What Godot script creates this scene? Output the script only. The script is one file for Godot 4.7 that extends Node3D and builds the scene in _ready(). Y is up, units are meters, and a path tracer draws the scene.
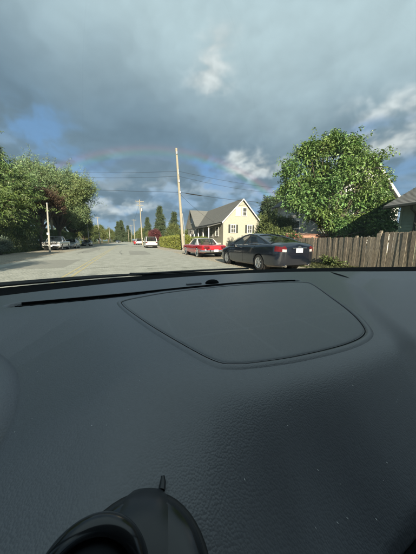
extends Node3D
# Street under a rain sky with a rainbow, seen over the dashboard of a car. Road runs towards -Z, metres, y up.

const EYE := Vector3(0.0, 1.17, 0.0)
const EXPOSURE := 2.85
var used := {}
var sk_n1: FastNoiseLite
var sk_n2: FastNoiseLite
var M := {}

# ---------------------------------------------------------------- mesh builder
class MB:
	var v := PackedVector3Array()
	var uv := PackedVector2Array()
	var ix := PackedInt32Array()
	func tri_i(a: int, b: int, c: int) -> void:
		ix.append(a); ix.append(b); ix.append(c)
	func vert(p: Vector3, t := Vector2.ZERO) -> int:
		v.append(p); uv.append(t)
		return v.size() - 1
	# a, b, c, d counter-clockwise as seen from outside
	func quad(a: Vector3, b: Vector3, c: Vector3, d: Vector3) -> void:
		var w := a.distance_to(b)
		var h := a.distance_to(d)
		var i := vert(a, Vector2(0, 0)); vert(b, Vector2(w, 0)); vert(c, Vector2(w, h)); vert(d, Vector2(0, h))
		tri_i(i, i + 1, i + 2); tri_i(i, i + 2, i + 3)
	func tri(a: Vector3, b: Vector3, c: Vector3) -> void:
		var i := vert(a); vert(b, Vector2(1, 0)); vert(c, Vector2(0, 1))
		tri_i(i, i + 1, i + 2)
	func box(c: Vector3, s: Vector3, b := Basis.IDENTITY) -> void:
		var h := s * 0.5
		var p := []
		for k in 8:
			p.append(c + b * Vector3(h.x if k & 1 else -h.x, h.y if k & 2 else -h.y, h.z if k & 4 else -h.z))
		quad(p[4], p[5], p[7], p[6]); quad(p[1], p[0], p[2], p[3])
		quad(p[5], p[1], p[3], p[7]); quad(p[0], p[4], p[6], p[2])
		quad(p[6], p[7], p[3], p[2]); quad(p[0], p[1], p[5], p[4])
	# box with chamfered vertical and top edges
	func cbox(c: Vector3, s: Vector3, e: float, b := Basis.IDENTITY) -> void:
		var h := s * 0.5
		var rings := [[-h.y, e], [-h.y + e, 0.0], [h.y - e, 0.0], [h.y, e]]
		var ring_pts := []
		for r in rings:
			var x: float = h.x - r[1]
			var z: float = h.z - r[1]
			var q := []
			for k in [[-x, z - e], [-x + e, z], [x - e, z], [x, z - e], [x, -z + e], [x - e, -z], [-x + e, -z], [-x, -z + e]]:
				q.append(c + b * Vector3(k[0], r[0], k[1]))
			ring_pts.append(q)
		for i in 3:
			for k in 8:
				quad(ring_pts[i][k], ring_pts[i][(k + 1) % 8], ring_pts[i + 1][(k + 1) % 8], ring_pts[i + 1][k])
		for k in range(1, 7):
			tri(ring_pts[3][0], ring_pts[3][k], ring_pts[3][k + 1])
			tri(ring_pts[0][0], ring_pts[0][k + 1], ring_pts[0][k])
	# smooth grid; f(s, t) -> Vector3, s and t in 0..1; outside is the side from which s x t turns counter-clockwise
	func grid(nu: int, nv: int, f: Callable, us := 1.0, vs := 1.0) -> void:
		var o := v.size()
		for j in nv + 1:
			for i in nu + 1:
				var s := float(i) / nu
				var t := float(j) / nv
				vert(f.call(s, t), Vector2(s * us, t * vs))
		for j in nv:
			for i in nu:
				var a := o + j * (nu + 1) + i
				tri_i(a, a + 1, a + nu + 2); tri_i(a, a + nu + 2, a + nu + 1)
	func tube(pts: Array, rad: Array, n := 8, caps := true) -> void:
		var o := v.size()
		var side := Vector3.ZERO
		var run := 0.0
		for i in pts.size():
			var d: Vector3 = (pts[mini(i + 1, pts.size() - 1)] - pts[maxi(i - 1, 0)]).normalized()
			if side == Vector3.ZERO:
				side = d.cross(Vector3.UP if absf(d.y) < 0.9 else Vector3.RIGHT).normalized()
			side = (side - d * side.dot(d)).normalized()
			var up := side.cross(d)
			if i > 0:
				run += pts[i].distance_to(pts[i - 1])
			for k in n + 1:
				var a := TAU * k / n
				var r: float = rad[i] if i < rad.size() else rad[rad.size() - 1]
				vert(pts[i] + (side * cos(a) + up * sin(a)) * r, Vector2(float(k) / n * TAU * r, run))
		for i in pts.size() - 1:
			for k in n:
				var a := o + i * (n + 1) + k
				tri_i(a, a + n + 1, a + n + 2); tri_i(a, a + n + 2, a + 1)
		if caps:
			for e in [0, pts.size() - 1]:
				var base: int = o + e * (n + 1)
				var c := vert(pts[e])
				for k in n:
					var p := vert(v[base + k]); var q := vert(v[base + k + 1])
					if e == 0: tri_i(c, p, q)
					else: tri_i(c, q, p)
	# profile of [radius, height] going up the outside
	func lathe(prof: Array, n: int, xf := Transform3D.IDENTITY, sharp := false) -> void:
		var o := v.size()
		if sharp:
			for i in prof.size() - 1:
				lathe([prof[i], prof[i + 1]], n, xf)
			return
		for p in prof:
			for k in n + 1:
				var a := TAU * k / n
				vert(xf * Vector3(cos(a) * p[0], p[1], -sin(a) * p[0]), Vector2(float(k) / n, p[1]))
		for i in prof.size() - 1:
			for k in n:
				var a := o + i * (n + 1) + k
				tri_i(a, a + 1, a + n + 2); tri_i(a, a + n + 2, a + n + 1)
	# polygon in the xy plane (counter-clockwise), thickness along z
	func prism(poly: PackedVector2Array, z0: float, z1: float, xf := Transform3D.IDENTITY) -> void:
		if Geometry2D.is_polygon_clockwise(poly):
			poly = poly.duplicate(); poly.reverse()
		var t := Geometry2D.triangulate_polygon(poly)
		for k in range(0, t.size(), 3):
			var a := poly[t[k]]; var b := poly[t[k + 1]]; var c := poly[t[k + 2]]
			if (b - a).cross(c - a) < 0.0:
				var sw := b; b = c; c = sw
			tri(xf * Vector3(a.x, a.y, z1), xf * Vector3(b.x, b.y, z1), xf * Vector3(c.x, c.y, z1))
			tri(xf * Vector3(a.x, a.y, z0), xf * Vector3(c.x, c.y, z0), xf * Vector3(b.x, b.y, z0))
		for k in poly.size():
			var a := poly[k]; var b := poly[(k + 1) % poly.size()]
			quad(xf * Vector3(a.x, a.y, z0), xf * Vector3(b.x, b.y, z0), xf * Vector3(b.x, b.y, z1), xf * Vector3(a.x, a.y, z1))
	func mesh(colors := PackedColorArray()) -> ArrayMesh:
		var n := PackedVector3Array()
		n.resize(v.size())
		for k in range(0, ix.size(), 3):
			var a := ix[k]; var b := ix[k + 1]; var c := ix[k + 2]
			var f := (v[b] - v[a]).cross(v[c] - v[a])
			n[a] += f; n[b] += f; n[c] += f
			ix[k + 1] = c; ix[k + 2] = b
		for k in n.size():
			n[k] = n[k].normalized() if n[k].length_squared() > 1e-20 else Vector3.UP
		var arr := []
		arr.resize(Mesh.ARRAY_MAX)
		arr[Mesh.ARRAY_VERTEX] = v; arr[Mesh.ARRAY_NORMAL] = n; arr[Mesh.ARRAY_TEX_UV] = uv; arr[Mesh.ARRAY_INDEX] = ix
		if colors.size() == v.size():
			arr[Mesh.ARRAY_COLOR] = colors
		var m := ArrayMesh.new()
		m.add_surface_from_arrays(Mesh.PRIMITIVE_TRIANGLES, arr)
		return m

# ---------------------------------------------------------------- nodes
func numbered(called: String) -> String:
	if not used.has(called):
		used[called] = 0
		return called
	used[called] += 1
	return "%s_%03d" % [called, used[called]]

func obj(called: String, b: MB, m: Material, parent: Node = null) -> MeshInstance3D:
	return inst(called, b.mesh(), m, parent)

func inst(called: String, mesh: Mesh, m: Material, parent: Node = null) -> MeshInstance3D:
	var o := MeshInstance3D.new()
	o.mesh = mesh
	o.material_override = m
	hang(called, o, parent)
	return o

func hang(called: String, o: Node3D, parent: Node) -> void:
	if parent == null:
		o.name = numbered(called)
		add_child(o)
		return
	var nm := called
	var k := 0
	while parent.has_node(NodePath(nm)):
		k += 1
		nm = "%s_%03d" % [called, k]
	o.name = nm
	parent.add_child(o, true)

func tag(o: Node, label: String, category: String, group := "") -> Node:
	o.set_meta("label", label)
	o.set_meta("category", category)
	if group: o.set_meta("group", group)
	return o

func thing(called: String, label: String, category: String, at := Vector3.ZERO, turn := 0.0, group := "") -> Node3D:
	var o := Node3D.new()
	hang(called, o, null)
	o.position = at
	o.rotation.y = turn
	tag(o, label, category, group)
	return o

func node(called: String, parent: Node, at := Vector3.ZERO, turn := 0.0) -> Node3D:
	var o := Node3D.new()
	hang(called, o, parent)
	o.position = at
	o.rotation.y = turn
	return o

func struct(called: String, b: MB, m: Material) -> MeshInstance3D:
	var o := obj(called, b, m)
	o.set_meta("kind", "structure")
	return o

# ---------------------------------------------------------------- materials
func lin(r: float, g: float, b: float) -> Color:
	return Color(r, g, b).linear_to_srgb()

func mat(c: Color, rough := 0.8, metal := 0.0, spec := 0.5) -> StandardMaterial3D:
	var m := StandardMaterial3D.new()
	m.albedo_color = c
	m.roughness = rough
	m.metallic = metal
	m.metallic_specular = spec
	return m

func noise(freq: float, sd: int, oct := 4, kind := FastNoiseLite.TYPE_SIMPLEX_SMOOTH) -> FastNoiseLite:
	var n := FastNoiseLite.new()
	n.noise_type = kind
	n.frequency = freq
	n.seed = sd
	n.fractal_octaves = oct
	if oct <= 1: n.fractal_type = FastNoiseLite.FRACTAL_NONE
	return n

func ntex(n: FastNoiseLite, size: int, ramp := [], bump := 0.0) -> NoiseTexture2D:
	var t := NoiseTexture2D.new()
	t.width = size
	t.height = size
	t.seamless = true
	t.noise = n
	if bump > 0.0:
		t.as_normal_map = true
		t.bump_strength = bump
	if ramp.size():
		var g := Gradient.new()
		var off := PackedFloat32Array(); var col := PackedColorArray()
		for k in ramp:
			off.append(k[0]); col.append(k[1])
		g.offsets = off; g.colors = col
		t.color_ramp = g
	return t

func surf(c0: Color, c1: Color, freq: float, scale: float, rough: float, bump := 0.0, sd := 1, bump_freq := 0.0) -> StandardMaterial3D:
	# world triplanar colour noise between two tones, with fine relief
	var m := mat(Color.WHITE, rough)
	m.albedo_texture = ntex(noise(freq, sd, 5), 512, [[0.25, c0], [0.75, c1]])
	m.uv1_triplanar = true
	m.uv1_world_triplanar = true
	m.uv1_scale = Vector3.ONE * scale
	if bump > 0.0:
		m.normal_enabled = true
		m.normal_texture = ntex(noise(bump_freq if bump_freq > 0.0 else freq * 3.0, sd + 7, 4), 512, [], bump)
	return m

func pane(c: Color, a: float) -> StandardMaterial3D:
	var m := mat(Color(c.r, c.g, c.b, a), 0.02)
	m.transparency = BaseMaterial3D.TRANSPARENCY_ALPHA
	return m

func leafmat(c: Color, back := 0.35, rough := 0.55) -> StandardMaterial3D:
	var m := mat(c, rough)
	m.vertex_color_use_as_albedo = true
	m.cull_mode = BaseMaterial3D.CULL_DISABLED
	m.backlight_enabled = true
	m.backlight = Color(back * 0.9, back, back * 0.35)
	return m

# ---------------------------------------------------------------- sky
func sky_image() -> Image:
	var w := 2048
	var h := 1024
	var im := Image.create(w, h, false, Image.FORMAT_RGBF)
	sk_n1 = noise(1.0, 11, 5)
	sk_n2 = noise(2.6, 23, 6)
	var nf := noise(9.0, 37, 5)
	var nb := noise(0.55, 5, 3)
	# features of the cloud deck: azimuth, elevation, radii (degrees), kind, amount
	var feats := [
		[23.0, 36.0, 2.8, 3.4, "white", 0.8], [22.0, 32.6, 3.6, 1.6, "white", 0.5], [24.5, 38.5, 3.5, 3.0, "white", 0.35],
		[35.0, 17.6, 5.5, 2.6, "white", 0.8], [29.0, 19.6, 2.2, 1.2, "white", 0.9], [31.5, 17.0, 4.0, 1.5, "white", 0.6],
		[24.0, 13.5, 7.0, 2.0, "white", 0.45],
		[-14.5, 21.5, 4.5, 2.8, "blue", 0.75], [-6.0, 16.0, 7.0, 1.8, "blue", 0.45], [-11.0, 18.0, 5.0, 1.4, "blue", 0.5], [20.5, 17.0, 4.2, 3.2, "blue", 0.9], [27.0, 14.0, 5.0, 2.0, "blue", 0.75], [12.0, 10.0, 9.0, 1.6, "blue", 0.5],
		[-4.0, 8.2, 5.0, 1.5, "white", 0.6], [5.0, 9.0, 5.0, 1.0, "white", 0.45],
		[62.0, 18.5, 9.0, 3.0, "white", 0.9], [68.0, 23.5, 11.0, 2.4, "white", 0.8], [54.0, 20.5, 4.0, 1.6, "white", 0.6], [57.0, 21.5, 6.0, 1.1, "blue", 0.6], [64.0, 13.5, 8.0, 2.2, "blue", 0.75], [60.0, 9.0, 9.0, 3.0, "blue", 0.5],
	]
	var dark := Vector3(0.180, 0.278, 0.355)
	var pale := Vector3(0.535, 0.70, 0.745)
	var blue := Vector3(0.19, 0.38, 0.66)
	var low_blue := Vector3(0.28, 0.46, 0.66)
	var white := Vector3(0.74, 0.82, 0.82)
	var sa := deg_to_rad(10.5)
	var se := deg_to_rad(-21.0)
	var anti := Vector3(sin(sa) * cos(se), sin(se), -cos(sa) * cos(se))
	var below := Color(0.10, 0.115, 0.10)
	im.fill(Color(below.r / EXPOSURE, below.g / EXPOSURE, below.b / EXPOSURE))
	for r in h / 2:
		var el := (0.5 - (r + 0.5) / h) * PI
		var eld := rad_to_deg(el)
		var ce := cos(el)
		var y := sin(el)
		for c in w:
			var az := (c + 0.5) / w * TAU
			var d := Vector3(sin(az) * ce, y, -cos(az) * ce)
			var q := d / (y + 0.28)
			var n1 := sk_n1.get_noise_3d(q.x, q.z, 0.0)
			var n2 := sk_n2.get_noise_3d(q.x + n1 * 0.5, q.z + n1 * 0.3, 2.0)
			var nd := sk_n2.get_noise_3d(d.x * 2.2, d.y * 4.4, d.z * 2.2)
			var big := nb.get_noise_3d(q.x, q.z, 7.0)
			var fine := nf.get_noise_3d(d.x * 1.6 + n2 * 0.12, d.y * 2.4, d.z * 1.6 + n1 * 0.12)
			# rain deck: dark base, paler where it thins towards the zenith
			var t := smoothstep(20.0, 47.0, eld + 11.0 * sin(az - 0.2) + n1 * 7.0 + big * 6.0)
			var col := dark.lerp(pale, t * 0.95)
			col *= 1.0 + n2 * 0.13 + n1 * 0.07 + fine * 0.07
			# breaks in the deck low over the horizon
			var gap := smoothstep(0.02, 0.35, nd + 0.5 * big + (13.0 - eld) * 0.022) * (1.0 - smoothstep(12.0, 24.0, eld))
			col = col.lerp(low_blue, gap * 0.85)
			var puff := smoothstep(0.05, 0.4, n2 * 0.8 + nd * 0.6) * smoothstep(22.0, 9.0, eld)
			col = col.lerp(white * 0.82, puff * 0.30)
			col = col.lerp(Vector3(0.44, 0.57, 0.67), smoothstep(7.0, 0.0, eld) * 0.6)
			var azd := rad_to_deg(az)
			if azd > 180.0: azd -= 360.0
			if azd > -40.0 and azd < 95.0 and eld < 50.0:
				for f in feats:
					var dx: float = (azd - f[0]) * ce / f[2]
					var dy: float = (eld - f[1]) / f[3]
					var e := dx * dx + dy * dy
					if e < 6.0:
						var k: float = exp(-e * 0.8) * 1.05 + (nd * 1.1 + n2 * 0.7 + fine * 0.9) * exp(-e * 0.45)
						if f[4] == "white":
							k = smoothstep(0.0, 1.2, k) * f[5]
							col = col.lerp(white * (0.86 + 0.3 * n2 + 0.3 * fine), k)
						else:
							k = smoothstep(0.0, 1.25, k) * f[5]
							col = col.lerp(blue.lerp(low_blue, smoothstep(20.0, 5.0, eld)), k)
			# rainbow
			var rho := rad_to_deg(acos(clampf(d.dot(anti), -1.0, 1.0)))
			if rho < 44.5:
				var inside := smoothstep(41.0, 38.0, rho) * 0.0 + 0.012 * smoothstep(42.0, 40.0, rho)
				var bow := Vector3(exp(-pow((rho - 42.3) / 0.7, 2.0)), exp(-pow((rho - 41.5) / 0.75, 2.0)), exp(-pow((rho - 40.6) / 0.75, 2.0)))
				var fade := 0.75 + 0.5 * clampf(n1 + big, -0.5, 0.5)
				col += bow * Vector3(0.105, 0.082, 0.062) * fade + Vector3.ONE * inside
			col *= 1.0 / EXPOSURE
			im.set_pixel(c, r, Color(col.x, col.y, col.z))
	return im

func _ready() -> void:
	# camera
	var cam := Camera3D.new()
	cam.name = "camera"
	cam.position = EYE
	cam.rotation = Vector3(deg_to_rad(-9.773), deg_to_rad(-21.608), 0.0)
	cam.fov = 105.93
	cam.near = 0.01
	cam.far = 1500.0
	add_child(cam)
	# sky, exposure
	var env := Environment.new()
	env.background_mode = Environment.BG_SKY
	var sky := Sky.new()
	var pm := PanoramaSkyMaterial.new()
	pm.panorama = ImageTexture.create_from_image(sky_image())
	sky.sky_material = pm
	env.sky = sky
	env.tonemap_mode = Environment.TONE_MAPPER_LINEAR
	env.tonemap_exposure = EXPOSURE
	env.sdfgi_enabled = true
	env.ssao_enabled = true
	env.ssil_enabled = true
	var we := WorldEnvironment.new()
	we.name = "world_environment"
	we.environment = env
	add_child(we)
	# sun: low behind the camera, opposite the rainbow's centre
	var sun := DirectionalLight3D.new()
	sun.name = "sun"
	sun.light_energy = 1.35
	sun.light_color = Color(1.0, 0.95, 0.84)
	sun.light_angular_distance = 0.5
	sun.shadow_enabled = true
	sun.rotation = Vector3(deg_to_rad(-21.0), deg_to_rad(-10.5), 0.0)
	add_child(sun)
	make_materials()
	build_ground()
	build_house()
	build_white_house()
	build_green_house()
	build_fences()
	build_trees()
	build_poles()
	build_vehicles()
	build_own_car()
	build_mount()
	build_small_plants()

func make_materials() -> void:
	# asphalt: coarse pale aggregate, worn
	var a := mat(Color.WHITE, 0.85)
	a.albedo_texture = ntex(noise(0.02, 3, 6), 1024, [[0.25, lin(0.265, 0.275, 0.25)], [0.5, lin(0.30, 0.31, 0.285)], [0.75, lin(0.335, 0.345, 0.32)]])
	a.uv1_triplanar = true; a.uv1_world_triplanar = true
	a.uv1_scale = Vector3.ONE * 0.07
	a.detail_enabled = true
	a.detail_blend_mode = BaseMaterial3D.BLEND_MODE_MUL
	a.detail_albedo = ntex(noise(0.25, 31, 3), 512, [[0.2, lin(0.86, 0.86, 0.85)], [0.5, lin(0.93, 0.93, 0.92)], [0.8, lin(1, 1, 1)]])
	a.detail_uv_layer = BaseMaterial3D.DETAIL_UV_1
	a.normal_enabled = true
	a.normal_texture = ntex(noise(0.3, 4, 3), 512, [], 1.0)
	M.asphalt = a
	M.patch = surf(lin(0.19, 0.195, 0.18), lin(0.25, 0.255, 0.235), 0.1, 0.6, 0.85, 2.0, 33, 0.3)
	M.gravel = surf(lin(0.25, 0.225, 0.18), lin(0.42, 0.385, 0.31), 0.05, 0.5, 0.95, 8.0, 12, 0.2)
	M.dirt = surf(lin(0.10, 0.085, 0.06), lin(0.2, 0.17, 0.12), 0.04, 0.4, 0.95, 8.0, 14, 0.2)
	M.grass_ground = surf(lin(0.05, 0.075, 0.022), lin(0.12, 0.12, 0.05), 0.03, 0.25, 0.95, 8.0, 15, 0.2)
	M.yellow = surf(lin(0.31, 0.30, 0.21), lin(0.46, 0.38, 0.19), 0.12, 0.8, 0.8, 0.0, 16)
	M.seal = mat(lin(0.03, 0.03, 0.03), 0.6)
	M.cream = surf(lin(0.30, 0.29, 0.245), lin(0.34, 0.33, 0.28), 0.02, 0.3, 0.7, 0.0, 17)
	M.white_wall = surf(lin(0.48, 0.49, 0.485), lin(0.55, 0.56, 0.555), 0.02, 0.3, 0.7, 0.0, 18)
	M.sage = surf(lin(0.20, 0.265, 0.205), lin(0.24, 0.31, 0.24), 0.02, 0.3, 0.75, 0.0, 19)
	M.trim = mat(lin(0.74, 0.73, 0.70), 0.55)
	M.roof_grey = surf(lin(0.09, 0.095, 0.095), lin(0.19, 0.195, 0.19), 0.12, 0.8, 0.9, 5.0, 20, 0.3)
	M.roof_brown = surf(lin(0.10, 0.105, 0.108), lin(0.18, 0.185, 0.19), 0.12, 0.8, 0.9, 5.0, 21, 0.3)
	M.dark_trim = mat(lin(0.03, 0.035, 0.03), 0.5)
	M.house_glass = mat(lin(0.02, 0.025, 0.03), 0.05)
	M.blind = mat(lin(0.6, 0.6, 0.55), 0.7)
	M.concrete = surf(lin(0.26, 0.25, 0.23), lin(0.38, 0.37, 0.34), 0.03, 0.4, 0.9, 4.0, 22)
	M.wood_grey = []
	for k in 4:
		var base: Vector3 = [Vector3(0.20, 0.172, 0.138), Vector3(0.225, 0.197, 0.16), Vector3(0.178, 0.152, 0.123), Vector3(0.21, 0.177, 0.138)][k]
		var w := mat(Color.WHITE, 0.9)
		var nn := noise(0.06, 40 + k, 5)
		w.albedo_texture = ntex(nn, 256, [[0.2, lin(base.x * 0.6, base.y * 0.6, base.z * 0.6)], [0.5, lin(base.x, base.y, base.z)], [0.8, lin(base.x * 1.45, base.y * 1.45, base.z * 1.4)]])
		w.uv1_triplanar = true; w.uv1_world_triplanar = true
		w.uv1_scale = Vector3(2.5, 0.35, 2.5)
		M.wood_grey.append(w)
	M.wood_red = surf(lin(0.30, 0.15, 0.11), lin(0.42, 0.24, 0.18), 0.06, 0.7, 0.85, 3.0, 24)
	M.pole_wood = surf(lin(0.22, 0.20, 0.16), lin(0.40, 0.37, 0.29), 0.08, 0.6, 0.9, 4.0, 25)
	M.pole_pale = surf(lin(0.24, 0.23, 0.21), lin(0.40, 0.39, 0.36), 0.08, 0.6, 0.9, 3.0, 26)
	M.galv = mat(lin(0.35, 0.36, 0.37), 0.45, 0.7)
	M.wire = mat(lin(0.02, 0.02, 0.022), 0.6)
	M.ceramic = mat(lin(0.25, 0.20, 0.17), 0.25)
	M.bark = surf(lin(0.07, 0.055, 0.04), lin(0.16, 0.13, 0.10), 0.1, 1.2, 0.95, 8.0, 27)
	M.bark_pale = surf(lin(0.16, 0.145, 0.12), lin(0.30, 0.27, 0.23), 0.1, 1.2, 0.95, 6.0, 28)
	# vehicles
	M.tyre = mat(lin(0.018, 0.018, 0.019), 0.85)
	M.whitewall = mat(lin(0.65, 0.63, 0.58), 0.6)
	M.alloy = mat(lin(0.45, 0.46, 0.47), 0.3, 0.8)
	M.chrome = mat(lin(0.72, 0.73, 0.74), 0.08, 1.0)
	M.black = mat(lin(0.012, 0.012, 0.013), 0.6)
	M.cabin_dark = mat(lin(0.03, 0.03, 0.032), 0.8)
	M.cabin_tan = mat(lin(0.16, 0.13, 0.10), 0.8)
	M.tint = pane(Color(0.02, 0.03, 0.03), 0.45)
	M.clear_tint = pane(Color(0.05, 0.06, 0.06), 0.2)
	M.lens_red = mat(lin(0.085, 0.007, 0.009), 0.08)
	M.lens_white = mat(lin(0.38, 0.37, 0.37), 0.08)
	M.plate = mat(lin(0.72, 0.74, 0.76), 0.5)
	M.plate_ink = mat(lin(0.03, 0.05, 0.16), 0.5)
	for p in [["navy", Color(0.003, 0.005, 0.012), 0.0], ["red", Color(0.42, 0.012, 0.018), 0.0], ["white", Color(0.70, 0.71, 0.71), 0.0], ["ivory", Color(0.66, 0.66, 0.60), 0.0], ["silver", Color(0.35, 0.36, 0.37), 0.5], ["graphite", Color(0.03, 0.032, 0.036), 0.4]]:
		var cc: Color = p[1]
		var pm := mat(lin(cc.r, cc.g, cc.b), 0.18, p[2], 0.6)
		pm.clearcoat_enabled = true
		pm.clearcoat = 1.0
		pm.clearcoat_roughness = 0.04
		M[p[0]] = pm

# ---------------------------------------------------------------- ground and road
func strip(b: MB, x0: float, x1: float, z0: float, z1: float, y: float, wob := 0.0, sd := 0, n := 1) -> void:
	# a level sheet between x0 and x1 from z0 (near) to z1 (far); wob wavers the edges
	var nn := noise(0.35, sd, 3)
	for k in n:
		var za := lerpf(z0, z1, float(k) / n)
		var zb := lerpf(z0, z1, float(k + 1) / n)
		var a0 := x0 + wob * nn.get_noise_2d(za, 0.0); var a1 := x1 + wob * nn.get_noise_2d(za, 50.0)
		var b0 := x0 + wob * nn.get_noise_2d(zb, 0.0); var b1 := x1 + wob * nn.get_noise_2d(zb, 50.0)
		b.quad(Vector3(a0, y, za), Vector3(a1, y, za), Vector3(b1, y, zb), Vector3(b0, y, zb))

func build_ground() -> void:
	var b := MB.new()
	b.quad(Vector3(-700, -0.03, 700), Vector3(700, -0.03, 700), Vector3(700, -0.03, -900), Vector3(-700, -0.03, -900))
	struct("ground", b, M.grass_ground)
	b = MB.new()
	strip(b, -10.2, -5.6, 60, -520, -0.012, 0.5, 3, 400)
	struct("gravel_shoulder", b, M.gravel)
	b = MB.new()
	strip(b, 4.4, 7.7, 60, -520, -0.012, 0.5, 5, 400)
	struct("gravel_shoulder", b, M.gravel)
	b = MB.new()
	strip(b, -5.8, 4.75, 60, -600, 0.0, 0.22, 7, 700)
	struct("road", b, M.asphalt)
	# twin centre line, worn: pieces of uneven length with small breaks
	var rng := RandomNumberGenerator.new()
	rng.seed = 5
	b = MB.new()
	for x in [-1.95, -1.70]:
		var z := 40.0
		while z > -420.0:
			var l := rng.randf_range(2.0, 9.0)
			strip(b, x - 0.04, x + 0.04, z, z - l, 0.004, 0.03, int(z) + 90, maxi(2, int(l * 2)))
			z -= l + (rng.randf_range(0.03, 0.25) if rng.randf() < 0.6 else 0.0)
	struct("road_markings", b, M.yellow)
	# sealed cracks across and along the old asphalt
	b = MB.new()
	for k in 26:
		var z0 := 4.0 - k * rng.randf_range(2.5, 4.5)
		var x := rng.randf_range(-5.0, 3.5)
		var pts := []
		var along := rng.randf() < 0.45
		var q := Vector2(x, z0)
		for i in 12:
			pts.append(q)
			q += (Vector2(rng.randf_range(-0.08, 0.08), -rng.randf_range(0.4, 0.9)) if along else Vector2(rng.randf_range(0.25, 0.45), rng.randf_range(-0.14, 0.14)))
			if q.x > 4.2: break
		for i in pts.size() - 1:
			var d: Vector2 = (pts[i + 1] - pts[i]).normalized().orthogonal() * rng.randf_range(0.014, 0.03)
			var p0: Vector2 = pts[i]; var p1: Vector2 = pts[i + 1]
			b.quad(Vector3(p0.x + d.x, 0.003, p0.y + d.y), Vector3(p0.x - d.x, 0.003, p0.y - d.y), Vector3(p1.x - d.x, 0.003, p1.y - d.y), Vector3(p1.x + d.x, 0.003, p1.y + d.y))
	struct("road_crack_sealing", b, M.seal)
	for q in [[-5.2, -2.6, -11.0, -15.5, 0.05], [0.4, 2.2, -19.0, -26.0, 0.06], [-4.6, -3.4, -24.0, -40.0, 0.05], [1.4, 3.6, -44.0, -50.0, 0.05]]:
		b = MB.new()
		strip(b, q[0], q[1], q[2], q[3], 0.002, q[4], int(q[2]) + 60, 12)
		struct("road_patch", b, M.patch)
	var pebble := MB.new()
	pebble.lathe([[0.0, -0.5], [0.8, -0.2], [1.0, 0.1], [0.6, 0.5], [0.0, 0.6]], 6)
	var px := []
	var pc := []
	for k in 9000:
		var near := rng.randf()
		var x := 4.75 + absf(rng.randfn(0.0, 0.9)) if k % 2 == 0 else -5.8 - absf(rng.randfn(0.0, 1.2))
		if k % 5 == 0: x += rng.randfn(0.0, 0.5)
		var z := -4.0 - 40.0 * near * near
		var sz := rng.randf_range(0.006, 0.022)
		px.append(Transform3D(Basis(Vector3.UP, rng.randf() * TAU).scaled(Vector3(sz, sz * 0.6, sz * 1.3)), Vector3(x, -0.008 if absf(x + 0.5) > 5.3 else 0.002, z)))
		var g := rng.randf_range(0.18, 0.45)
		pc.append(Color(g, g * 0.95, g * 0.82))
	var gm := mat(Color.WHITE, 0.9)
	gm.vertex_color_use_as_albedo = true
	var gr := Node3D.new()
	hang("gravel", gr, null)
	tag(gr, "loose pale stones scattered along both edges of the asphalt", "gravel")
	gr.set_meta("kind", "stuff")
	crown_mm(gr, pebble.mesh(), gm, px, pc, "stones")
	b = MB.new()
	strip(b, 4.7, 14.0, -23.5, -27.0, 0.0, 0.1, 33, 6)
	struct("driveway", b, M.concrete)

# ---------------------------------------------------------------- houses
func lap_wall(b: MB, o: Vector3, along: Vector3, out: Vector3, h: float, board: float, span: Callable) -> void:
	# clapboards from o upwards; span(y) gives [from, to] along the wall
	var n := int(ceil(h / board))
	for k in n:
		var y0 := k * board
		var y1 := minf((k + 1) * board, h)
		var s0: Array = span.call(y0)
		var s1: Array = span.call(y1)
		var lip := out * 0.016
		var up := Vector3.UP
		var a: Vector3 = o + along * s0[0] + up * y0; var c: Vector3 = o + along * s0[1] + up * y0
		var e: Vector3 = o + along * s1[1] + up * y1; var g: Vector3 = o + along * s1[0] + up * y1
		b.quad(a + lip, c + lip, e, g)
		b.quad(a, c, c + lip, a + lip)

func roof_slope(b: MB, ea: Vector3, eb: Vector3, ra: Vector3, rb: Vector3, course := 0.22) -> void:
	# ea, eb the eave left to right as seen from outside, ra, rb the ridge above them
	var n := int(maxf(2.0, ea.distance_to(ra) / course))
	var nor := (eb - ea).cross(ra - ea).normalized()
	for k in n:
		var t0 := float(k) / n
		var t1 := float(k + 1) / n
		var a := ea.lerp(ra, t0); var c := eb.lerp(rb, t0); var e := eb.lerp(rb, t1); var g := ea.lerp(ra, t1)
		b.quad(a + nor * 0.02, c + nor * 0.02, e, g)
		b.quad(a, c, c + nor * 0.02, a + nor * 0.02)
	b.quad(eb - nor * 0.10, ea - nor * 0.10, ra - nor * 0.10, rb - nor * 0.10)
	b.quad(ea - nor * 0.10, eb - nor * 0.10, eb, ea)
	b.quad(eb - nor * 0.10, rb - nor * 0.10, rb, eb)
	b.quad(ra - nor * 0.10, ea - nor * 0.10, ea, ra)

func window(parent: Node, c: Vector3, w: float, h: float, turn: float, called := "window", frame: Material = null, glass: Material = null, bars := 1) -> void:
	var bs := Basis(Vector3.UP, turn)
	var f := MB.new()
	var t := 0.09
	f.cbox(c + bs * Vector3(0, h / 2 + t / 2, 0.03), Vector3(w + 0.26, t, 0.07), 0.008, bs)
	f.cbox(c + bs * Vector3(0, -h / 2 - t / 2, 0.045), Vector3(w + 0.3, t, 0.10), 0.008, bs)
	for s in [-1, 1]:
		f.cbox(c + bs * Vector3(s * (w / 2 + t / 2), 0, 0.028), Vector3(t, h, 0.06), 0.008, bs)
	f.box(c + bs * Vector3(0, 0, 0.022), Vector3(w, 0.05, 0.04), bs)
	for k in bars:
		f.box(c + bs * Vector3(-w / 2 + w * (k + 1.0) / (bars + 1.0), 0, 0.019), Vector3(0.035, h, 0.03), bs)
	var o := obj(called, f, frame if frame else M.trim, parent)
	var g := MB.new()
	g.box(c + bs * Vector3(0, 0, 0.008), Vector3(w, h, 0.012), bs)
	obj("pane", g, glass if glass else M.house_glass, o)

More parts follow.
